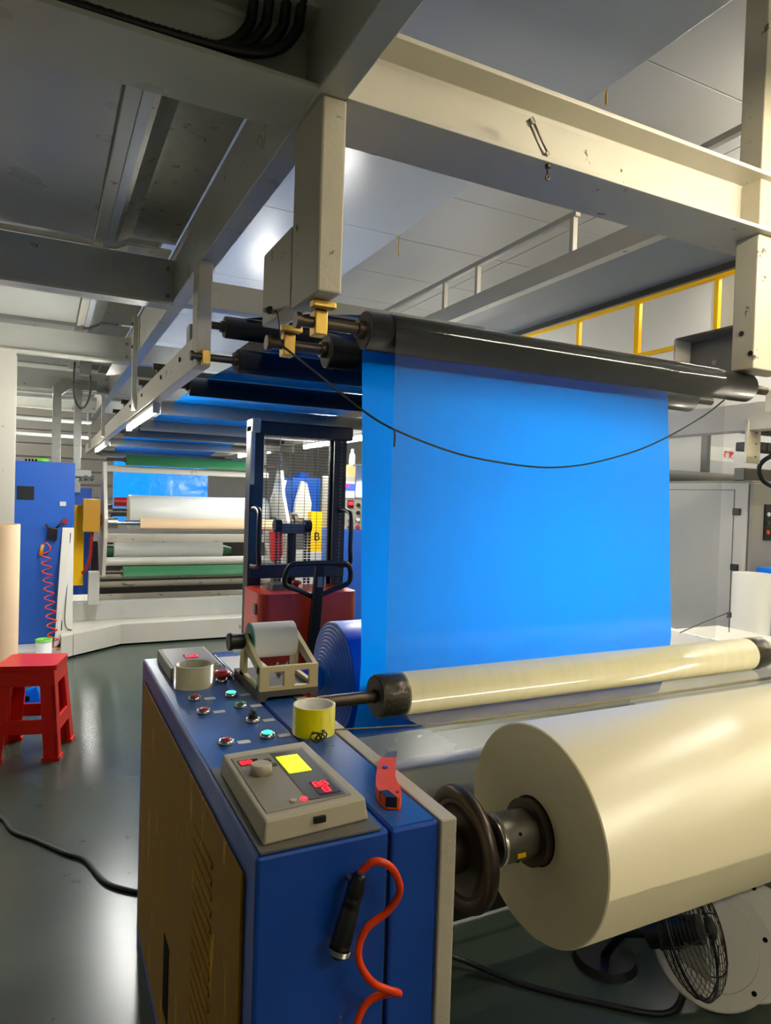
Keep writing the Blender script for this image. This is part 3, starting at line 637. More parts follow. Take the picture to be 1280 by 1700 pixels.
for x in (0.516, 0.667):
    s_ = MB()
    s_.hexa([(x, 1.747, 0.928), (x + 0.012, 1.747, 0.928), (x + 0.012, 1.765, 0.928), (x, 1.765, 0.928), (x, 1.747, 0.99), (x + 0.012, 1.747, 0.99), (x + 0.012, 1.765, 0.99), (x, 1.765, 0.99)])
    s_.hexa([(x, 1.747, 0.968), (x + 0.012, 1.747, 0.968), (x + 0.012, 1.935, 1.02), (x, 1.935, 1.02), (x, 1.747, 0.992), (x + 0.012, 1.747, 0.992), (x + 0.012, 1.91, 1.05), (x, 1.91, 1.05)])
    s_.hexa([(x, 1.90, 0.928), (x + 0.012, 1.90, 0.928), (x + 0.012, 1.945, 0.928), (x, 1.945, 0.928), (x, 1.90, 1.045), (x + 0.012, 1.90, 1.045), (x + 0.012, 1.93, 1.045), (x, 1.93, 1.045)])
    s_.box(x, x + 0.012, 1.75, 1.94, 0.928, 0.938)
    s_.build('side_plate', 'wood_plastic', td)
MB().ring((0.535, 1.90, 1.03), (0.66, 1.90, 1.03), 0.05, 0.025, 48).build('tape', 'label_white', td)
MB().ring((0.531, 1.90, 1.03), (0.535, 1.90, 1.03), 0.05, 0.02, 48).build('liner', 'teal_core', td)
MB().cyl((0.475, 1.90, 1.03), (0.67, 1.90, 1.03), 0.012, 16).build('axle', 'black_plastic', td)
MB().lathe([(0.024, 0), (0.026, 0.006), (0.022, 0.012), (0.022, 0.042), (0.012, 0.05)], (0.470, 1.90, 1.03), (1, 0, 0), 20).build('knob', 'black_plastic', td)
MB().lathe([(0.012, 0), (0.022, 0.006), (0.012, 0.014), (0.012, 0.026), (0.022, 0.034), (0.012, 0.04)], (0.58, 1.80, 0.965), (1, 0, 0), 20).build('guide_wheel', 'steel_bright', td)
MB().cyl((0.525, 1.80, 0.965), (0.67, 1.80, 0.965), 0.004, 10).build('guide_axle', 'steel', td)
cu = thing('utility_knife', 'orange folding utility knife with grey blade end lying on the desk edge', 'knife', (0.585, 1.14, 0.9))
def kpt(t, s): # t along the knife, s across
    a = Vector((0.560, 1.052)); b = Vector((0.637, 1.222)); d = (b - a); n = Vector((d.y, -d.x)).normalized()
    bow = 0.010 * math.sin(t * PI)
    p = a + d * t + n * (s - bow * 1.0); return (p.x, p.y)
half = (0.013, 0.020, 0.0215, 0.020, 0.0185, 0.017, 0.0175, 0.018, 0.015)
ou = [kpt(i / 8, -half[i]) for i in range(9)] + [kpt(i / 8, half[i]) for i in range(8, -1, -1)]
MB().prism(ou, 'z', 0.9012, 0.922).build('handle', 'orange_plastic', cu, 0.005, 3)
MB().prism([kpt(1.0, -0.013), kpt(1.2, -0.010), kpt(1.25, 0.012), kpt(1.0, 0.013)], 'z', 0.904, 0.918).build('blade_holder', 'plate_grey', cu, 0.002)
MB().prism([kpt(0.0, -0.012), kpt(0.13, -0.0205), kpt(0.16, -0.004), kpt(-0.01, 0.007)], 'z', 0.905, 0.9232).build('end_grip', 'black_plastic', cu, 0.002)
p = kpt(0.70, -0.002); MB().cyl((p[0], p[1], 0.921), (p[0], p[1], 0.925), 0.005, 14).build('button', 'blue_paint', cu)
p = kpt(0.12, 0.012); MB().cyl((p[0], p[1], 0.921), (p[0], p[1], 0.924), 0.0035, 12).build('rivet', 'red_cap', cu)
pp = B(0.53, 0.64, 2.02, 2.26, 0.9004, 0.9016).build('paper_sheet', 'paper_white'); tag(pp, 'white paper sheet lying behind the tape dispenser', 'paper')
pk = thing('phone', 'dark flat phone with a thin pen across it lying behind the red stop button', 'phone', (0.505, 2.03, 0.9))
B(0.492, 0.524, 1.99, 2.09, 0.9016, 0.909).build('body', 'black_plastic', pk, 0.003)
MB().tube([(0.500, 1.93, 0.912), (0.507, 2.06, 0.916)], 0.004, 10).build('pen', 'steel_bright', pk)

# blow gun with its hose on the front face
bg = thing('blow_gun', 'black air blow gun hanging on the blue front face of the desk', 'blow gun', (0.44, 0.96, 0.73))
d0 = Vector((0.452, 0.952, 0.862)); d1 = Vector((0.422, 0.962, 0.733)); dd = (d1 - d0)
MB().lathe([(0.007, 0), (0.0115, 0.004), (0.011, 0.012), (0.014, 0.02), (0.014, 0.034), (0.012, 0.036), (0.014, 0.038), (0.014, 0.048), (0.012, 0.05), (0.0145, 0.054), (0.0155, 0.09), (0.0165, 0.108), (0.0165, 0.118)], d0, dd, 20).build('grip', 'black_plastic', bg)
MB().ring(d0 + dd.normalized() * 0.115, d0 + dd.normalized() * 0.123, 0.021, 0.011).build('collar', 'steel_bright', bg)
MB().cyl(d0 + dd.normalized() * 0.121, d0 + dd.normalized() * 0.133, 0.011, 16).build('nose', 'black_plastic', bg)
MB().cyl(d0 + dd.normalized() * 0.02, (0.4465, 0.991, 0.838), 0.004, 10).build('hook', 'steel', bg)
MB().cyl(d0 + dd.normalized() * -0.004, d0 + dd.normalized() * 0.006, 0.0065, 12).build('fitting', 'blue_paint', bg)
hs = MB().tube(spline([(0.452, 0.952, 0.864), (0.470, 0.938, 0.884), (0.496, 0.930, 0.872), (0.513, 0.932, 0.832), (0.500, 0.945, 0.795), (0.463, 0.948, 0.772), (0.448, 0.940, 0.738), (0.468, 0.928, 0.700), (0.512, 0.925, 0.672), (0.508, 0.94, 0.665), (0.470, 0.95, 0.652), (0.446, 0.94, 0.615), (0.462, 0.928, 0.575), (0.512, 0.925, 0.55), (0.49, 0.94, 0.53), (0.45, 0.94, 0.49), (0.47, 0.93, 0.44)], 8), 0.006, 10).build('air_hose', 'orange_hose')
tag(hs, 'orange coiled air hose hanging on the blue front of the desk', 'hose')

# stand between the two sides, right stand
st = thing('cross_tie', 'white painted cross tie low behind the big pale roll', 'frame bar', (1.5, 1.94, 0.45))
B(0.651, 2.50, 1.90, 1.98, 0.45, 0.58).build('bar', 'cream', st, 0.004)
B(0.651, 0.663, 1.87, 2.01, 0.42, 0.61).build('end_flange', 'cream', st, 0.002)
B(0.664, 2.50, 1.93, 1.95, 0.01, 0.452).build('shade_sheet', 'black_paint', st, 0.002)  # added black sheet, blocks light to darken the floor under the roll
rs = thing('side_stand', 'pale grey side stand at the far end of the wrapped roller', 'machine stand', (2.7, 1.6, 0))
B(2.53, 2.85, 0.99, 2.16, 0.0, 0.89).build('body', 'cabinet_grey', rs, 0.006)
B(2.503, 2.533, 0.985, 2.17, 0.0, 0.905).build('end_plate', 'cream', rs, 0.003)
B(2.535, 2.85, 0.995, 2.155, 0.89, 0.897).build('top_sheet', 'cabinet_white', rs, 0.002)
kn = MB()
kn.tube([(2.36, 1.96, 0.93), (2.55, 2.0, 0.955), (2.74, 2.02, 0.985)], 0.0025, 6)
tag(kn.tube([(2.74 + 0.014 * math.sin(i), 2.02, 0.975 + 0.014 * math.cos(i * 1.4)) for i in range(14)], 0.003, 5).tube([(2.745, 2.02, 0.897), (2.745, 2.02, 0.975)], 0.002, 6).build('tied_wire', 'rope_dark'), 'dark twisted wire tied to a peg on the pale side stand', 'wire')

# ================================================================== FLOOR THINGS, FOREGROUND
tag(MB().tube(spline([(-0.6, 3.7, 0.008), (-0.30, 3.55, 0.008), (-0.145, 3.357, 0.008), (-0.09, 3.20, 0.008), (-0.002, 3.082, 0.008), (0.10, 2.93, 0.008), (0.167, 2.849, 0.008), (0.20, 2.74, 0.008), (0.235, 2.64, 0.008), (0.315, 2.552, 0.008), (0.42, 2.48, 0.008)], 8), 0.008, 8).build('floor_cable', 'black_plastic'), 'black cable snaking across the grey floor towards the desk', 'cable')
tag(MB().tube(spline([(0.70, 1.55, 0.25), (0.95, 1.7, 0.15), (1.15, 1.75, 0.04), (1.30, 1.60, 0.009), (1.45, 1.45, 0.009), (1.62, 1.33, 0.009), (1.80, 1.42, 0.009)], 8), 0.008, 8).build('floor_cable', 'black_plastic'), 'black cable on the dark floor under the big pale roll', 'cable')
def disc(label, c, nrm, r):
    t = thing('round_flange', label, 'flange', (c[0], c[1], 0), 'white flanges under the big roll')
    n = Vector(nrm).normalized(); c = Vector(c)
    MB().lathe([(0.0001, 0.012), (r * 0.72, 0.012), (r * 0.72, 0.012), (r * 0.74, 0.009), (r * 0.97, 0.009), (r, 0.006), (r, 0), (0.0001, 0)], c, n, 56).build('plate', 'white_plastic', t)
    u = n.orthogonal().normalized(); v = n.cross(u)
    for k in range(6):
        q = c + (u * math.cos(k * PI / 3 + 0.4) + v * math.sin(k * PI / 3 + 0.4)) * r * 0.86
        MB().cyl(q + n * 0.008, q + n * 0.0105, 0.007, 10).build('bolt_hole', 'ink_black', t)
disc('white round flange leaning behind the wire fan cage', (1.80, 1.335, 0.155), (-0.62, -0.62, 0.48), 0.168)
disc('second white round flange, partly hidden behind the first', (1.93, 1.32, 0.148), (-0.55, -0.68, 0.48), 0.165)
fa = thing('floor_fan', 'black wire cage floor fan standing under the big pale roll', 'fan', (1.62, 1.42, 0))
fc = Vector((1.655, 1.30, 0.255)); fn = Vector((0.35, -0.62, 0.35)).normalized(); fu = fn.orthogonal().normalized(); fv = fn.cross(fu)
def cagept(a, s, sign): # s 0..1 from hub to rim
    rr = 0.165 * math.sin(s * PI / 2); hh = 0.07 * math.cos(s * PI / 2) * sign
    return fc + fn * hh + (fu * math.cos(a) + fv * math.sin(a)) * rr
for sign in (1, -1):
    cg = MB()
    for k in range(6): cg.tube([cagept(k * PI / 3 + 0.2, s / 6, sign) for s in range(1, 7)], 0.0022, 5)
    for s in range(2, 13): cg.tube([cagept(2 * PI * i / 36, s / 12, sign) for i in range(36)], 0.0011, 4, closed=True)
    tag(cg.build('wire_cage', 'black_paint', fa), kind='stuff')
MB().tube([cagept(2 * PI * i / 40, 1, 1) for i in range(40)], 0.0045, 8, closed=True).build('rim', 'black_paint', fa)
MB().lathe([(0.03, 0.052), (0.03, 0.062), (0.02, 0.068)], fc, fn, 20).build('badge', 'black_plastic', fa)
for k in range(3):
    a0 = k * 2 * PI / 3; bl_ = MB()
    P_ = []
    for r, wv in ((0.03, 0.25), (0.08, 0.5), (0.13, 0.62)):
        for s, h in ((-1, -0.015), (1, 0.015)):
            a = a0 + s * wv; P_.append(fc + fn * h + (fu * math.cos(a) + fv * math.sin(a)) * r)
    top = [p + fn * 0.002 for p in P_]
    bl_._add(P_ + top, [(0, 1, 3, 2), (2, 3, 5, 4), (6, 8, 9, 7), (8, 10, 11, 9), (0, 2, 8, 6), (2, 4, 10, 8), (1, 7, 9, 3), (3, 9, 11, 5), (4, 5, 11, 10), (0, 6, 7, 1)])
    bl_.build('blade', 'plate_grey', fa)
MB().cyl(fc - fn * 0.12, fc + fn * 0.03, 0.038, 24).build('motor', 'black_plastic', fa)
MB().tube([fc - fn * 0.09, (1.61, 1.50, 0.14), (1.62, 1.58, 0.02)], 0.013, 10).build('stem', 'black_paint', fa)
MB().cyl((1.62, 1.58, 0.0), (1.62, 1.58, 0.022), 0.10, 36, 0.09).build('base', 'black_plastic', fa)

# red stool
so = thing('plastic_stool', 'red plastic stool with openings in its sides on the aisle floor', 'stool', (-0.034, 4.185, 0), None, -0.25, True)
def leg(sx, sy):
    b0, b1, t0 = 0.178, 0.155, 0.135   # foot, mid and top half widths
    m = MB()
    for ux, uy, wx, wy in ((1, 0, 0.075, 0.022), (0, 1, 0.022, 0.075)):
        fb, tb = 0.178, 0.138
        def q(h, z): return [(sx * h, sy * h, z), (sx * (h - wx), sy * h, z), (sx * (h - wx), sy * (h - wy), z), (sx * h, sy * (h - wy), z)]
        A = q(fb, 0.0); Bq = q(tb, 0.46)
        if sx * sy < 0: A = A[::-1]; Bq = Bq[::-1]
        m.hexa(A + Bq)
    f = 0.184
    pts = [(sx * f, sy * f), (sx * (f - 0.09), sy * f), (sx * (f - 0.09), sy * (f - 0.03)), (sx * (f - 0.03), sy * (f - 0.03)), (sx * (f - 0.03), sy * (f - 0.09)), (sx * f, sy * (f - 0.09))]
    m.prism(pts, 'z', 0.0, 0.018)
    m.build('leg', 'red_plastic', so, 0.006)
for sx in (1, -1):
    for sy in (1, -1): leg(sx, sy)
def side_bar(name, h0, h1, z0, z1, t):
    for k in range(4):
        c, s = math.cos(k * PI / 2), math.sin(k * PI / 2)
        def q(h, z): 
            l = [(-h, -h), (h, -h), (h - t, -h + t), (-h + t, -h + t)]
            return [(x * c - y * s, x * s + y * c, z) for x, y in l]
        MB().hexa(q(h0, z0) + q(h1, z1)).build(name, 'red_plastic', so, 0.005)
side_bar('stretcher', 0.166, 0.160, 0.14, 0.215, 0.016)
side_bar('apron', 0.146, 0.136, 0.39, 0.48, 0.016)
sq = MB().prism(rrect(-0.148, 0.148, -0.148, 0.148, 0.03), 'z', 0.472, 0.50); sq.build('seat', 'red_plastic', so, 0.01, 3)
# tubes at the aisle
tb = thing('cardboard_tube', 'tall brown cardboard tube standing at the aisle behind the red stool', 'tube', (-0.245, 4.95, 0))
MB().ring((-0.245, 4.95, 0), (-0.245, 4.95, 1.205), 0.115, 0.1, 48).build('wall', 'paper_brown', tb)
cn = thing('paper_core', 'short white tube with a green rim beside the orange coil hose', 'tube', (0.02, 5.95, 0))
MB().ring((0.02, 5.95, 0), (0.02, 5.95, 0.25), 0.058, 0.05, 32).build('wall', 'label_white', cn)
MB().ring((0.02, 5.95, 0.243), (0.02, 5.95, 0.257), 0.062, 0.045, 32).build('rim', 'green_plastic', cn)
bb = thing('blue_pouch', 'small bright blue plastic bag on the floor behind the red stool', 'bag', (-0.12, 5.0, 0))
MB().hexa([(-0.17, 4.98, 0), (0.02, 4.98, 0), (0.03, 5.04, 0), (-0.16, 5.05, 0), (-0.16, 5.0, 0.10), (-0.02, 4.99, 0.14), (-0.01, 5.02, 0.14), (-0.15, 5.03, 0.10)]).build('bag', 'blue_film', bb, 0.01)
B(-0.085, -0.06, 4.975, 4.985, 0.05, 0.08).build('mark', 'ink_black', bb)

# ================================================================== HANGING HOSES, TURNBUCKLE
for i, (dx, lab) in enumerate(((0.0, 'black corrugated hose curving up nearest the corner of the beams'), (-0.035, 'black corrugated hose second from the corner of the beams'), (-0.075, 'black corrugated hose third from the corner of the beams'), (-0.11, 'black corrugated hose farthest from the corner of the beams'))):
    yy = 1.645 + 0.012 * i
    P_ = spline([(-1.2, yy, 2.487), (-0.4, yy, 2.487), (0.05, yy, 2.487), (0.25 + dx, yy, 2.490), (0.40 + dx, yy, 2.500), (0.49 + dx, yy, 2.535), (0.535 + dx, yy, 2.59), (0.545 + dx, yy, 2.635), (0.54 + dx, yy - 0.05, 2.69)], 22)
    h = MB().tube(P_, [0.0135 if k % 2 else 0.0115 for k in range(len(P_))], 10).build('corrugated_hose', 'black_plastic')
    tag(h, lab, 'hose', 'hoses on the overhead beam')
tk = thing('turnbuckle', 'steel turnbuckle with an eye bolt standing through the beam flange', 'turnbuckle', (1.31, 1.635, 2.41))
a = Vector((1.252, 1.632, 2.562)); b = Vector((1.314, 1.634, 2.482)); d = (b - a).normalized(); s = Vector((0.78, 0, 0.62)).normalized() * 0.0085
MB().tube([a - s, b - s], 0.0035, 8).tube([a + s, b + s], 0.0035, 8).cyl(a - d * 0.008, a + d * 0.010, 0.0125, 8).cyl(b - d * 0.006, b + d * 0.006, 0.011, 8).build('body', 'steel', tk)
MB().tube([b, (1.322, 1.635, 2.462), (1.324, 1.635, 2.425)], 0.0035, 8).tube([(1.324 + 0.006 * math.sin(t), 1.635, 2.417 + 0.006 * math.cos(t)) for t in [i * PI / 6 for i in range(12)]], 0.003, 6, closed=True).build('eye_bolt', 'steel_dark', tk)
MB().cyl((1.3235, 1.635, 2.445), (1.3235, 1.635, 2.4545), 0.009, 6).build('nut', 'steel_dark', tk)

# ================================================================== PALLET STACKER
ps = thing('pallet_stacker', 'red and black pallet stacker with a mesh guarded mast behind the desk', 'stacker', (1.36, 3.9, 0))
for x in (1.062, 1.585):
    mp_ = MB().prism([(x, 3.88), (x + 0.08, 3.88), (x + 0.08, 3.90), (x + 0.018, 3.90), (x + 0.018, 3.96), (x + 0.08, 3.96), (x + 0.08, 3.98), (x, 3.98)] if x < 1.3 else [(x, 3.88), (x + 0.08, 3.88), (x + 0.08, 3.98), (x, 3.98), (x, 3.96), (x + 0.062, 3.96), (x + 0.062, 3.90), (x, 3.90)], 'z', 0.06, 1.84).build('mast_post', 'black_paint', ps, 0.003)
    for i in range(40): 
        if x > 1.3: 
            if i == 0: h0 = MB().cyl((x + 0.045, 3.876, 0.92), (x + 0.045, 3.881, 0.92), 0.006, 6).build('rivet', 'plate_grey', mp_)
            else: share(h0, 'rivet', mp_, (0, 0, i * 0.022))
B(1.09, 1.70, 3.865, 3.99, 1.79, 1.872).build('top_bar', 'black_paint', ps, 0.008)
B(1.062, 1.112, 3.85, 3.985, 1.80, 1.885).build('end_cap', 'label_white', ps, 0.01)
B(1.064, 1.086, 3.872, 3.885, 1.50, 1.80).build('white_strip', 'label_white', ps, 0.003)
mg = MB()
for i in range(44): mg.box(1.14, 1.59, 3.885, 3.8872, 1.02 + i * 0.0178, 1.0224 + i * 0.0178)
for i in range(6): mg.box(1.16 + i * 0.08, 1.1625 + i * 0.08, 3.8872, 3.8895, 1.01, 1.79)
tag(mg.build('mesh_guard', 'black_paint', ps), kind='stuff')
B(1.07, 1.66, 3.86, 3.99, 0.955, 1.035).build('middle_bar', 'black_paint', ps, 0.005)
for i, x in enumerate((1.24, 1.265, 1.425, 1.45)):
    c_ = MB()
    for k in range(24): c_.box(x, x + 0.014, 3.93, 3.945, 0.86 + k * 0.017, 0.873 + k * 0.017)
    tag(c_.build('lift_chain', 'black_plastic', ps), kind='stuff')
for x in (1.252, 1.44): MB().cyl((x - 0.02, 3.937, 1.26), (x + 0.02, 3.937, 1.26), 0.038, 24).build('chain_wheel', 'black_plastic', ps)
B(1.27, 1.42, 3.92, 3.96, 1.215, 1.275).build('crosshead', 'plate_grey', ps, 0.004)
MB().cyl((1.345, 3.94, 0.3), (1.345, 3.94, 1.215), 0.028, 20).build('lift_cylinder', 'black_paint', ps)
bd = MB().prism(rrect(1.03, 1.60, 3.50, 3.86, 0.06, 6), 'z', 0.14, 0.915).build('body', 'red_paint', ps, 0.03, 4)
B(1.022, 1.031, 3.56, 3.60, 0.80, 0.86).build('badge', 'plate_grey', bd)
for x in (1.04, 1.56): MB().box(x, x + 0.04, 3.62, 3.72, 0.13, 0.14)
# tiller
lp = [(1.306, 3.42, 0.90), (1.215, 3.40, 0.945), (1.135, 3.385, 0.975), (1.12, 3.375, 1.01), (1.13, 3.365, 1.06), (1.16, 3.36, 1.088), (1.22, 3.36, 1.092), (1.31, 3.36, 1.094), (1.40, 3.36, 1.092), (1.455, 3.36, 1.088), (1.482, 3.365, 1.06), (1.49, 3.375, 1.01), (1.475, 3.385, 0.975), (1.40, 3.40, 0.945)]
MB().tube(spline(lp + [lp[0]], 5)[:-1], 0.014, 10, closed=True).build('tiller_loop', 'black_plastic', ps)
MB().hexa([(1.28, 3.47, 0.40), (1.345, 3.47, 0.40), (1.345, 3.51, 0.40), (1.28, 3.51, 0.40), (1.285, 3.35, 1.09), (1.338, 3.35, 1.09), (1.338, 3.385, 1.09), (1.285, 3.385, 1.09)]).build('tiller_arm', 'black_paint', ps, 0.006)
B(1.298, 1.326, 3.362, 3.372, 0.965, 1.055).build('maker_plate', 'plate_grey', ps)
MB().lathe([(0.012, 0), (0.012, 0.02), (0.028, 0.025), (0.028, 0.04), (0.015, 0.045)], (1.30, 3.70, 0.915), (0, 0, 1), 20).build('stop_button', 'red_cap', ps)
B(1.14, 1.22, 3.64, 3.74, 0.91, 0.95).build('switch_box', 'plate_grey', ps, 0.006)
for x, lab in ((1.05, 0), (1.60, 1)):
    MB().tube(spline([(x + 0.03, 3.87, 1.36), (x + 0.03, 3.80, 1.365), (x + 0.02, 3.70, 1.345), (x + 0.01, 3.66, 1.28), (x + 0.01, 3.66, 1.15), (x + 0.02, 3.68, 1.06), (x + 0.03, 3.80, 1.03), (x + 0.03, 3.87, 1.03)], 5), 0.014, 10).build('grab_handle', 'black_paint', ps)
for x in (1.10, 1.50): 
    B(x, x + 0.12, 3.98, 5.0, 0.03, 0.10).build('outrigger', 'black_paint', ps, 0.01)
    MB().cyl((x + 0.01, 4.9, 0.035), (x + 0.11, 4.9, 0.035), 0.035, 20).build('wheel', 'black_plastic', ps)
MB().cyl((1.29, 3.60, 0.07), (1.34, 3.60, 0.07), 0.07, 24).build('wheel', 'black_plastic', ps)
B(1.09, 1.66, 3.86, 4.0, 0.05, 0.16).build('chassis', 'black_paint', ps, 0.01)

# ================================================================== FAR UNWIND STAND
us = thing('unwind_stand', 'dirty white far unwind stand with roller arms on a stepped plinth', 'machine', (1.3, 7.2, 0))
MB().prism([(0.246, 6.352), (0.66, 6.70), (2.68, 6.72), (2.68, 8.9), (0.246, 8.9)], 'z', 0.02, 0.20).build('plinth', 'cream', us, 0.006)
MB().prism([(0.256, 6.40), (0.67, 6.73), (2.67, 6.75), (2.67, 8.9), (0.256, 8.9)], 'z', 0.0, 0.02).build('plinth_foot', 'ink_black', us)
B(0.25, 2.68, 6.98, 7.08, 0.20, 0.375).build('sill', 'beam_grey', us, 0.004)
for x, nm in ((0.49, 0), (2.20, 1)):
    arm = [(6.75, 0.64), (6.62, 1.0), (6.60, 1.18), (6.78, 1.45), (6.86, 1.70), (6.98, 1.70), (7.15, 1.42), (7.42, 1.18), (7.42, 0.98), (7.15, 0.64)]
    MB().prism(arm, 'x', x, x + 0.03).build('turret_arm', 'cream', us, 0.004)
    MB().cyl((x - 0.04, 7.0, 1.15), (x + 0.08, 7.0, 1.15), 0.06, 20).build('turret_hub', 'steel', us)
B(0.38, 0.475, 6.80, 6.90, 0.375, 0.68).build('pillar', 'beam_grey', us, 0.004)
B(2.25, 2.36, 6.80, 6.90, 0.375, 1.05).build('pillar', 'dirty_white', us, 0.004)
B(0.52, 2.2, 7.28, 7.36, 1.62, 1.685).build('top_tie', 'cream', us, 0.003)
B(0.50, 2.25, 6.95, 7.03, 0.94, 1.02).build('middle_tie', 'dirty_white', us, 0.003)
MB().cyl((0.52, 6.98, 0.755), (2.25, 6.98, 0.755), 0.04, 24).build('tie_tube', 'cream', us)
for z, y, r in ((0.575, 7.35, 0.035), (0.495, 7.3, 0.03), (0.37, 7.2, 0.045)): MB().cyl((0.47, y, z), (2.25, y, z), r, 20).build('floor_roller', 'dirty_white', us)
B(0.45, 2.3, 7.7, 7.72, 0.2, 0.9).build('back_sheet', 'controller_dark', us)
B(0.32, 0.468, 6.78, 6.92, 1.05, 1.35).build('gear_box', 'yellow_box', us, 0.006)
B(0.258, 0.345, 7.02, 7.06, 0.53, 1.29).build('yellow_panel', 'yellow_paint', us, 0.004)
B(0.25, 0.44, 7.6, 7.66, 0.36, 1.45).build('blue_panel', 'blue_cabinet', us, 0.004)
MB().tube(spline([(0.405, 6.84, 1.05), (0.40, 6.84, 0.95), (0.39, 6.84, 0.80), (0.36, 6.86, 0.70), (0.33, 6.88, 0.66)], 6), [0.012 + 0.006 * (k % 2) for k in range(25)], 6).build('chain', 'red_cap', us)
MB().cyl((0.60, 6.62, 1.141), (0.80, 6.62, 1.141), 0.022, 16).cyl((0.52, 6.62, 1.141), (0.60, 6.62, 1.141), 0.05, 16).build('chuck', 'steel', us)
MB().cyl((0.52, 7.2, 1.22), (0.75, 7.2, 1.22), 0.04, 16).cyl((0.55, 7.2, 1.22), (0.60, 7.2, 1.22), 0.08, 20).build('chuck', 'steel_dark', us)
MB().cyl((2.15, 7.2, 1.22), (2.28, 7.2, 1.22), 0.05, 16).build('chuck', 'steel_dark', us)
MB().cyl((0.64, 7.45, 1.32), (0.78, 7.45, 1.32), 0.05, 20).build('rubber_sleeve', 'red_cap', us)
MB().cyl((0.50, 7.55, 0.93), (0.645, 7.55, 0.93), 0.05, 20).build('rubber_sleeve', 'red_cap', us)
wf = MB().prism([(2.17, 1.05), (2.17, 1.40), (2.25, 1.60), (2.33, 1.60), (2.28, 1.36), (2.29, 1.25), (2.43, 1.25), (2.44, 1.36), (2.50, 1.60), (2.56, 1.58), (2.62, 1.36), (2.60, 1.05)], 'y', 7.04, 7.10).build('bearing_fork', 'cream', us, 0.005)
MB().cyl((2.28, 7.02, 1.15), (2.52, 7.02, 1.15), 0.05, 20).cyl((2.40, 7.02, 1.15), (2.44, 7.02, 1.15), 0.095, 24).cyl((2.34, 7.02, 1.15), (2.36, 7.02, 1.15), 0.11, 24).build('chuck', 'steel_dark', us)
B(2.46, 2.80, 7.25, 7.6, 1.07, 1.64).build('blue_panel', 'blue_cabinet', us, 0.006)
yb = B(2.575, 2.715, 6.92, 7.02, 0.82, 1.27).build('gear_box', 'yellow_paint', us, 0.005)
text('letter', 'B', 0.13, 'ink_black', yb, (2.645, 6.918, 1.0), (PI / 2, 0, 0))
B(2.38, 2.70, 6.9, 7.2, 0.2, 0.84).build('pillar', 'cream', us, 0.004)
MB().prism([(2.00, 1.08), (2.12, 1.08), (2.13, 0.85), (2.06, 0.76), (2.02, 0.80)], 'y', 6.5, 6.56).build('brake_cover', 'red_cap', us, 0.004)
roller('dark green rubber roller across the top of the far stand', 7.18, 1.74, 0.052, 0.716, 2.1, 'green_rubber', 0.54, 2.25, 0.016, end='green_rubber', name='green_roller', group='green rollers of the far stand')
roller('bright green rubber roller low on the far stand', 6.88, 0.665, 0.052, 0.68, 2.1, 'green_rubber', 0.52, 2.25, 0.02, end='green_rubber', name='green_roller', group='green rollers of the far stand')
wr = thing('film_roll', 'thick white roll of film at the far stand, largest there', 'film roll', (0.75, 7.2, 1.22))
MB().lathe([(0.17, 0), (0.175, 0.005), (0.175, 1.395), (0.17, 1.40)], (0.75, 7.2, 1.22), (1, 0, 0), 48).build('roll_body', 'white_roll', wr)
MB().ring((0.735, 7.2, 1.22), (0.752, 7.2, 1.22), 0.06, 0.042).build('core', 'paper_brown', wr)
bc = thing('paper_core_roll', 'brown paper core on a steel shaft before the thick white roll', 'paper core', (0.80, 6.62, 1.141))
MB().ring((0.795, 6.62, 1.141), (2.1, 6.62, 1.141), 0.05, 0.03, 36).build('core_wall', 'paper_brown', bc)
MB().cyl((0.66, 6.62, 1.141), (0.80, 6.62, 1.141), 0.028, 20).build('shaft', 'steel_bright', bc)
w2 = thing('film_roll', 'slim white roll with green ends below the thick white roll', 'film roll', (0.65, 7.6, 0.82))
MB().cyl((0.655, 7.58, 0.825), (1.77, 7.58, 0.825), 0.10, 40).build('roll_body', 'white_roll', w2)
MB().cyl((0.52, 7.58, 0.81), (0.655, 7.58, 0.81), 0.06, 28).build('roll_end', 'green_rubber', w2)
MB().cyl((1.77, 7.58, 0.81), (1.88, 7.58, 0.81), 0.06, 28, 0.03).build('roll_end', 'green_rubber', w2)

# blue cabinet at the aisle
bc2 = thing('control_cabinet', 'tall blue cabinet with a black window at the aisle beside the far stand', 'cabinet', (0.0, 6.7, 0))
MB().prism([(-0.32, 6.30), (0.15, 6.27), (0.15, 7.4), (-0.32, 7.4)], 'z', 0.0, 0.09).build('plinth', 'cream', bc2, 0.004)
MB().prism([(0.15, 6.27), (0.244, 6.35), (0.244, 7.4), (0.15, 7.4)], 'z', 0.02, 0.20).build('plinth', 'cream', bc2, 0.004)
B(-0.30, 0.242, 6.60, 7.2, 1.10, 1.665).build('upper_body', 'blue_cabinet', bc2, 0.004)
B(-0.30, 0.150, 6.60, 7.2, 0.09, 1.10).build('lower_body', 'blue_cabinet', bc2, 0.003)
MB().hexa([(0.10, 6.36, 0.09), (0.242, 6.45, 0.20), (0.242, 7.2, 0.20), (0.149, 7.2, 0.09), (0.150, 6.598, 1.098), (0.242, 6.598, 1.098), (0.242, 7.2, 1.098), (0.150, 7.2, 1.098)]).build('white_cheek', 'cabinet_white', bc2, 0.003)
B(-0.205, -0.075, 6.594, 6.602, 1.335, 1.45).build('window', 'black_plastic', bc2, 0.002)
B(0.125, 0.175, 6.592, 6.600, 1.285, 1.325).build('sticker', 'label_white', bc2)
MB().cyl((0.165, 6.56, 1.155), (0.165, 6.60, 1.155), 0.022, 16).build('stop_button', 'red_cap', bc2)
MB().lathe([(0.05, 0), (0.055, 0.01), (0.055, 0.03), (0.045, 0.035)], (-0.02, 6.75, 1.665), (0, 0, 1), 24).build('green_cap', 'green_plastic', bc2)
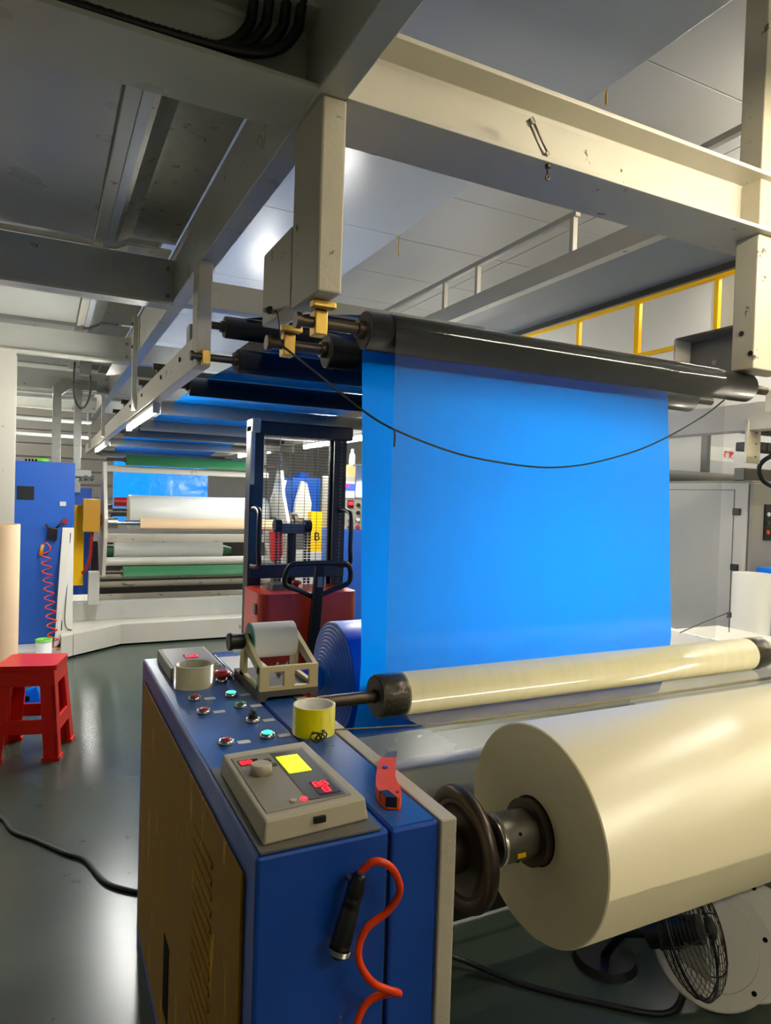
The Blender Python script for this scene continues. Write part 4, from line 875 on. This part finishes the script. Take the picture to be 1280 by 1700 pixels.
for k in range(4): B(-0.15 + k * 0.025, -0.135 + k * 0.025, 6.62, 6.66, 1.665, 1.685).build('terminal', 'ink_black', bc2)
MB().tube(spline([(0.19, 6.585, 1.0), (0.165, 6.52, 0.6), (0.155, 6.40, 0.23)], 6), 0.004, 5).tube(spline([(0.215, 6.585, 1.05), (0.20, 6.52, 0.7), (0.18, 6.42, 0.3), (0.235, 6.445, 0.22)], 6), 0.004, 5).build('string', 'rope_dark', bc2)
hg = thing('blow_gun', 'small air gun holder in black on the blue aisle cabinet', 'blow gun', (0.08, 6.58, 0.95))
MB().hexa([(0.035, 6.55, 1.0), (0.11, 6.55, 0.99), (0.11, 6.60, 0.99), (0.035, 6.60, 1.0), (0.045, 6.54, 1.11), (0.115, 6.54, 1.09), (0.115, 6.60, 1.09), (0.045, 6.60, 1.11)]).build('holder', 'black_plastic', hg, 0.006)
MB().tube([(0.02, 6.56, 1.13), (0.06, 6.56, 1.06)], 0.01, 8).tube([(0.15, 6.56, 1.16), (0.10, 6.56, 1.09)], 0.01, 8).build('lever', 'black_plastic', hg)
MB().tube([(0.0, 6.575, 0.95), (-0.02, 6.575, 0.86)], 0.014, 10).build('nozzle', 'yellow_box', hg)
coil = []
for i in range(200):
    t = i / 199; a = t * 2 * PI * 12
    coil.append((0.02 + 0.085 * t + 0.038 * math.cos(a), 6.555 - 0.42 * max(0, t - 0.25) + 0.018 * math.sin(a) - 0.0, 0.90 - 0.87 * t))
tag(MB().tube([(-0.005, 6.57, 0.95), (0.03, 6.56, 0.97), (0.06, 6.555, 0.93)] + coil, 0.005, 6).build('coil_hose', 'orange_hose'), 'orange spiral air hose dangling down the blue aisle cabinet', 'hose')

# galvanised trunking above the aisle cabinet
gt = thing('cable_trunking', 'galvanised square trunking dropping behind the blue aisle cabinet', 'trunking', (0.15, 7.5, 1.7))
MB().hexa([(0.06, 7.5, 1.4), (0.14, 7.5, 1.4), (0.14, 7.58, 1.4), (0.06, 7.58, 1.4), (0.06, 7.5, 2.44), (0.14, 7.5, 2.37), (0.14, 7.58, 2.37), (0.06, 7.58, 2.44)]).build('drop', 'galvanised', gt, 0.003)
MB().hexa([(0.14, 7.5, 2.37), (0.22, 7.5, 2.44), (0.22, 7.58, 2.44), (0.14, 7.58, 2.37), (0.06, 7.5, 2.44), (0.14, 7.5, 2.53), (0.14, 7.58, 2.53), (0.06, 7.58, 2.44)]).build('elbow', 'galvanised', gt, 0.002)
B(0.14, 0.46, 7.505, 7.575, 2.43, 2.53).build('run', 'galvanised', gt, 0.003)
B(0.255, 0.325, 7.5, 7.57, 1.4, 2.43).build('drop', 'galvanised', gt, 0.003)
B(0.26, 0.42, 7.42, 7.6, 1.56, 1.63).build('junction', 'galvanised', gt, 0.003)
for k in range(4): MB().cyl((0.34 + 0.03 * k, 7.4, 1.54 + 0.02 * (k % 2)), (0.34 + 0.03 * k, 7.5, 1.54), 0.02, 8).build('gland', 'plate_grey', gt)
jb = thing('junction_box', 'grey junction box with a hanging cable loop under the beam', 'junction box', (0.3, 6.3, 2.5))
B(0.25, 0.34, 6.28, 6.38, 2.40, 2.70).build('box', 'plate_grey', jb, 0.004)
MB().tube(spline([(0.21, 6.3, 2.5), (0.205, 6.3, 2.35), (0.215, 6.3, 2.2), (0.26, 6.3, 2.12), (0.31, 6.3, 2.16), (0.335, 6.3, 2.28), (0.33, 6.3, 2.42)], 6), 0.008, 6).build('cable_loop', 'black_plastic', jb)
pw = thing('air_pipe', 'white pipe run under the far mezzanine above the aisle cabinet', 'pipe', (-0.2, 8.6, 2.2))
for z, y in ((2.42, 8.2), (2.24, 9.0), (2.1, 9.6)): MB().cyl((-1.5, y, z), (0.5, y, z), 0.022, 10).build('pipe', 'label_white', pw)
for x in (-1.2, -0.4, 0.3): B(x, x + 0.02, 8.18, 9.62, 2.44, 2.46).build('bracket', 'plate_grey', pw)

# far control panel and shelf things seen beside the blue film
fp_ = thing('control_console', 'blue floor console with a grey button panel beyond the stacker', 'control console', (3.0, 6.7, 0))
B(2.70, 3.5, 6.5, 6.95, 0.0, 1.10).build('lower_body', 'blue_cabinet', fp_, 0.006)
B(2.70, 3.5, 6.52, 6.95, 1.10, 1.66).build('panel_body', 'cabinet_grey', fp_, 0.006)
cd = B(2.73, 3.0, 6.505, 6.52, 1.43, 1.60).build('meter', 'label_white', fp_, 0.004)
B(2.755, 2.93, 6.500, 6.506, 1.51, 1.58).build('display', 'lcd_blue', cd)
B(2.76, 2.82, 6.4985, 6.501, 1.545, 1.57).build('lit_figures', 'led_red', cd)
B(2.82, 2.885, 6.505, 6.52, 1.33, 1.41).build('display', 'led_face', fp_, 0.003); B(2.83, 2.875, 6.500, 6.506, 1.36, 1.395).build('lit_figures', 'led_red', fp_)
for x, z, m_ in ((2.755, 1.37, 'red_cap'), (2.755, 1.29, 'green_cap'), (2.85, 1.28, 'black_plastic'), (2.94, 1.36, 'black_plastic'), (2.94, 1.28, 'black_plastic'), (2.85, 1.20, 'green_cap'), (2.85, 1.13, 'red_cap'), (2.94, 1.21, 'label_white'), (2.94, 1.13, 'red_cap')):
    b_ = MB().cyl((x, 6.505, z), (x, 6.52, z), 0.024, 16).build('push_button', 'steel_bright', fp_); MB().cyl((x, 6.492, z), (x, 6.506, z), 0.018, 16).build('cap', m_, b_)
tag(B(2.83, 3.10, 6.60, 6.85, 1.66, 1.78).build('cardboard_box', 'cardboard', None, 0.004), 'small cardboard box on top of the far blue console', 'box')
bo = thing('bottle', 'clear plastic bottle standing on the cardboard box', 'bottle', (2.94, 6.7, 1.78))
MB().lathe([(0.03, 0), (0.033, 0.01), (0.033, 0.10), (0.028, 0.12), (0.014, 0.14), (0.014, 0.155)], (2.94, 6.7, 1.7802), (0, 0, 1), 20).build('body', 'label_white', bo)
MB().cyl((2.94, 6.7, 1.935), (2.94, 6.7, 1.955), 0.016, 14).build('cap', 'label_white', bo)
tag(MB().prism([(2.56, 7.28), (2.66, 7.28), (2.66, 7.5), (2.56, 7.5)], 'z', 1.642, 1.70).build('rag', 'blue_roll', None, 0.01), 'folded dark blue rag on the blue panel behind the mesh guard', 'rag')
bg2 = thing('motor_bracket', 'grey motor bracket under the far beam seen through the mesh guard', 'motor bracket', (2.4, 7.6, 1.7))
B(2.12, 2.24, 7.5, 7.6, 1.66, 1.93).build('leg', 'plate_grey', bg2, 0.004); B(2.42, 2.50, 7.5, 7.6, 1.66, 1.93).build('leg', 'controller_dark', bg2, 0.004)
B(2.06, 2.56, 7.48, 7.62, 1.93, 2.0).build('plate', 'plate_grey', bg2, 0.004)

# ================================================================== RIGHT SIDE
wc = thing('machine_cabinet', 'tall white steel cabinet with black door latches behind the clear film', 'cabinet', (3.9, 3.0, 0))
B(3.68, 4.9, 2.60, 3.45, 0.0, 1.615).build('body', 'cabinet_grey', wc, 0.004)
dr = B(3.668, 3.681, 2.615, 3.435, 0.08, 1.60).build('door', 'cabinet_white', wc, 0.004)
B(3.6655, 3.669, 2.70, 2.703, 0.12, 1.56).build('door_seam', 'controller_dark', dr)
B(3.6655, 3.669, 2.70, 3.38, 1.557, 1.561).build('door_seam', 'controller_dark', dr)
for z in (1.43, 1.10): B(3.658, 3.669, 2.655, 2.705, z - 0.02, z + 0.02).build('latch', 'black_plastic', dr, 0.003)
B(3.668, 4.9, 2.585, 2.602, 0.02, 1.60).build('front_sheet', 'cabinet_grey', wc, 0.003)
pnl = B(3.775, 4.05, 2.574, 2.586, 1.27, 1.48).build('button_panel', 'black_plastic', wc, 0.004)
for x, z, m_ in ((3.80, 1.315, 'orange_plastic'), (3.86, 1.315, 'red_cap'), (3.80, 1.42, 'label_white'), (3.80, 1.37, 'controller_dark')): MB().cyl((x, 2.568, z), (x, 2.575, z), 0.013, 14).build('push_button', m_, pnl)
B(3.68, 4.0, 2.65, 2.72, 1.615, 1.69).build('duct_stub', 'controller_dark', wc, 0.004)
wt = thing('paper_roll', 'white paper roll standing upright before the white cabinet', 'paper roll', (3.46, 2.42, 0))
MB().ring((3.46, 2.42, 0), (3.46, 2.42, 1.10), 0.098, 0.085, 48).build('wall', 'white_roll', wt)
tag(MB().prism(rrect(3.62, 4.05, 2.28, 2.52, 0.02), 'z', 0.0, 1.12).build('blue_bin', 'blue_film', None, 0.01), 'bright blue plastic bin beside the upright white paper roll', 'bin')
sg = thing('sign', 'small white sign with red characters above the white cabinet', 'sign', (4.2, 3.9, 1.75))
B(4.92, 5.23, 3.88, 3.89, 1.84, 1.96).build('board', 'label_white', sg, 0.002)
text('lettering', '存放', 0.062, 'sign_red', sg, (5.17, 3.877, 1.90), (PI / 2, 0, 0), 0.002)
B(4.88, 4.92, 3.86, 3.92, 0.0, 2.05).build('sign_post', 'controller_dark', sg)
for z, lab in ((1.845, 'upper black cable chain reaching out behind the roller end'), (1.755, 'lower black cable chain reaching out behind the roller end')):
    t = thing('cable_chain', lab, 'cable chain', (3.2, 2.2, z), 'cable chains at the column')
    for k in range(12): B(3.06 + k * 0.05, 3.105 + k * 0.05, 2.16, 2.26, z - 0.022, z + 0.022).build('chain_link', 'black_plastic', t, 0.004)
tag(MB().tube(spline([(3.33, 2.23, 1.735), (3.31, 2.28, 1.70), (3.305, 2.30, 1.66), (3.34, 2.30, 1.60), (3.42, 2.30, 1.57)], 6), 0.012, 8).build('hanging_cable', 'black_plastic'), 'black cable hanging from the lower cable chain', 'cable')
pl2 = thing('pipe_bundle', 'dark pipe bundle lying behind the white cabinet', 'pipe bundle', (4.4, 3.9, 1.3))  # dark pipes above the white cabinet
for k in range(3): MB().cyl((3.9, 3.6 + 0.11 * k, 1.67), (5.3, 3.6 + 0.11 * k, 1.67), 0.05, 20).build('pipe', 'controller_dark', pl2)
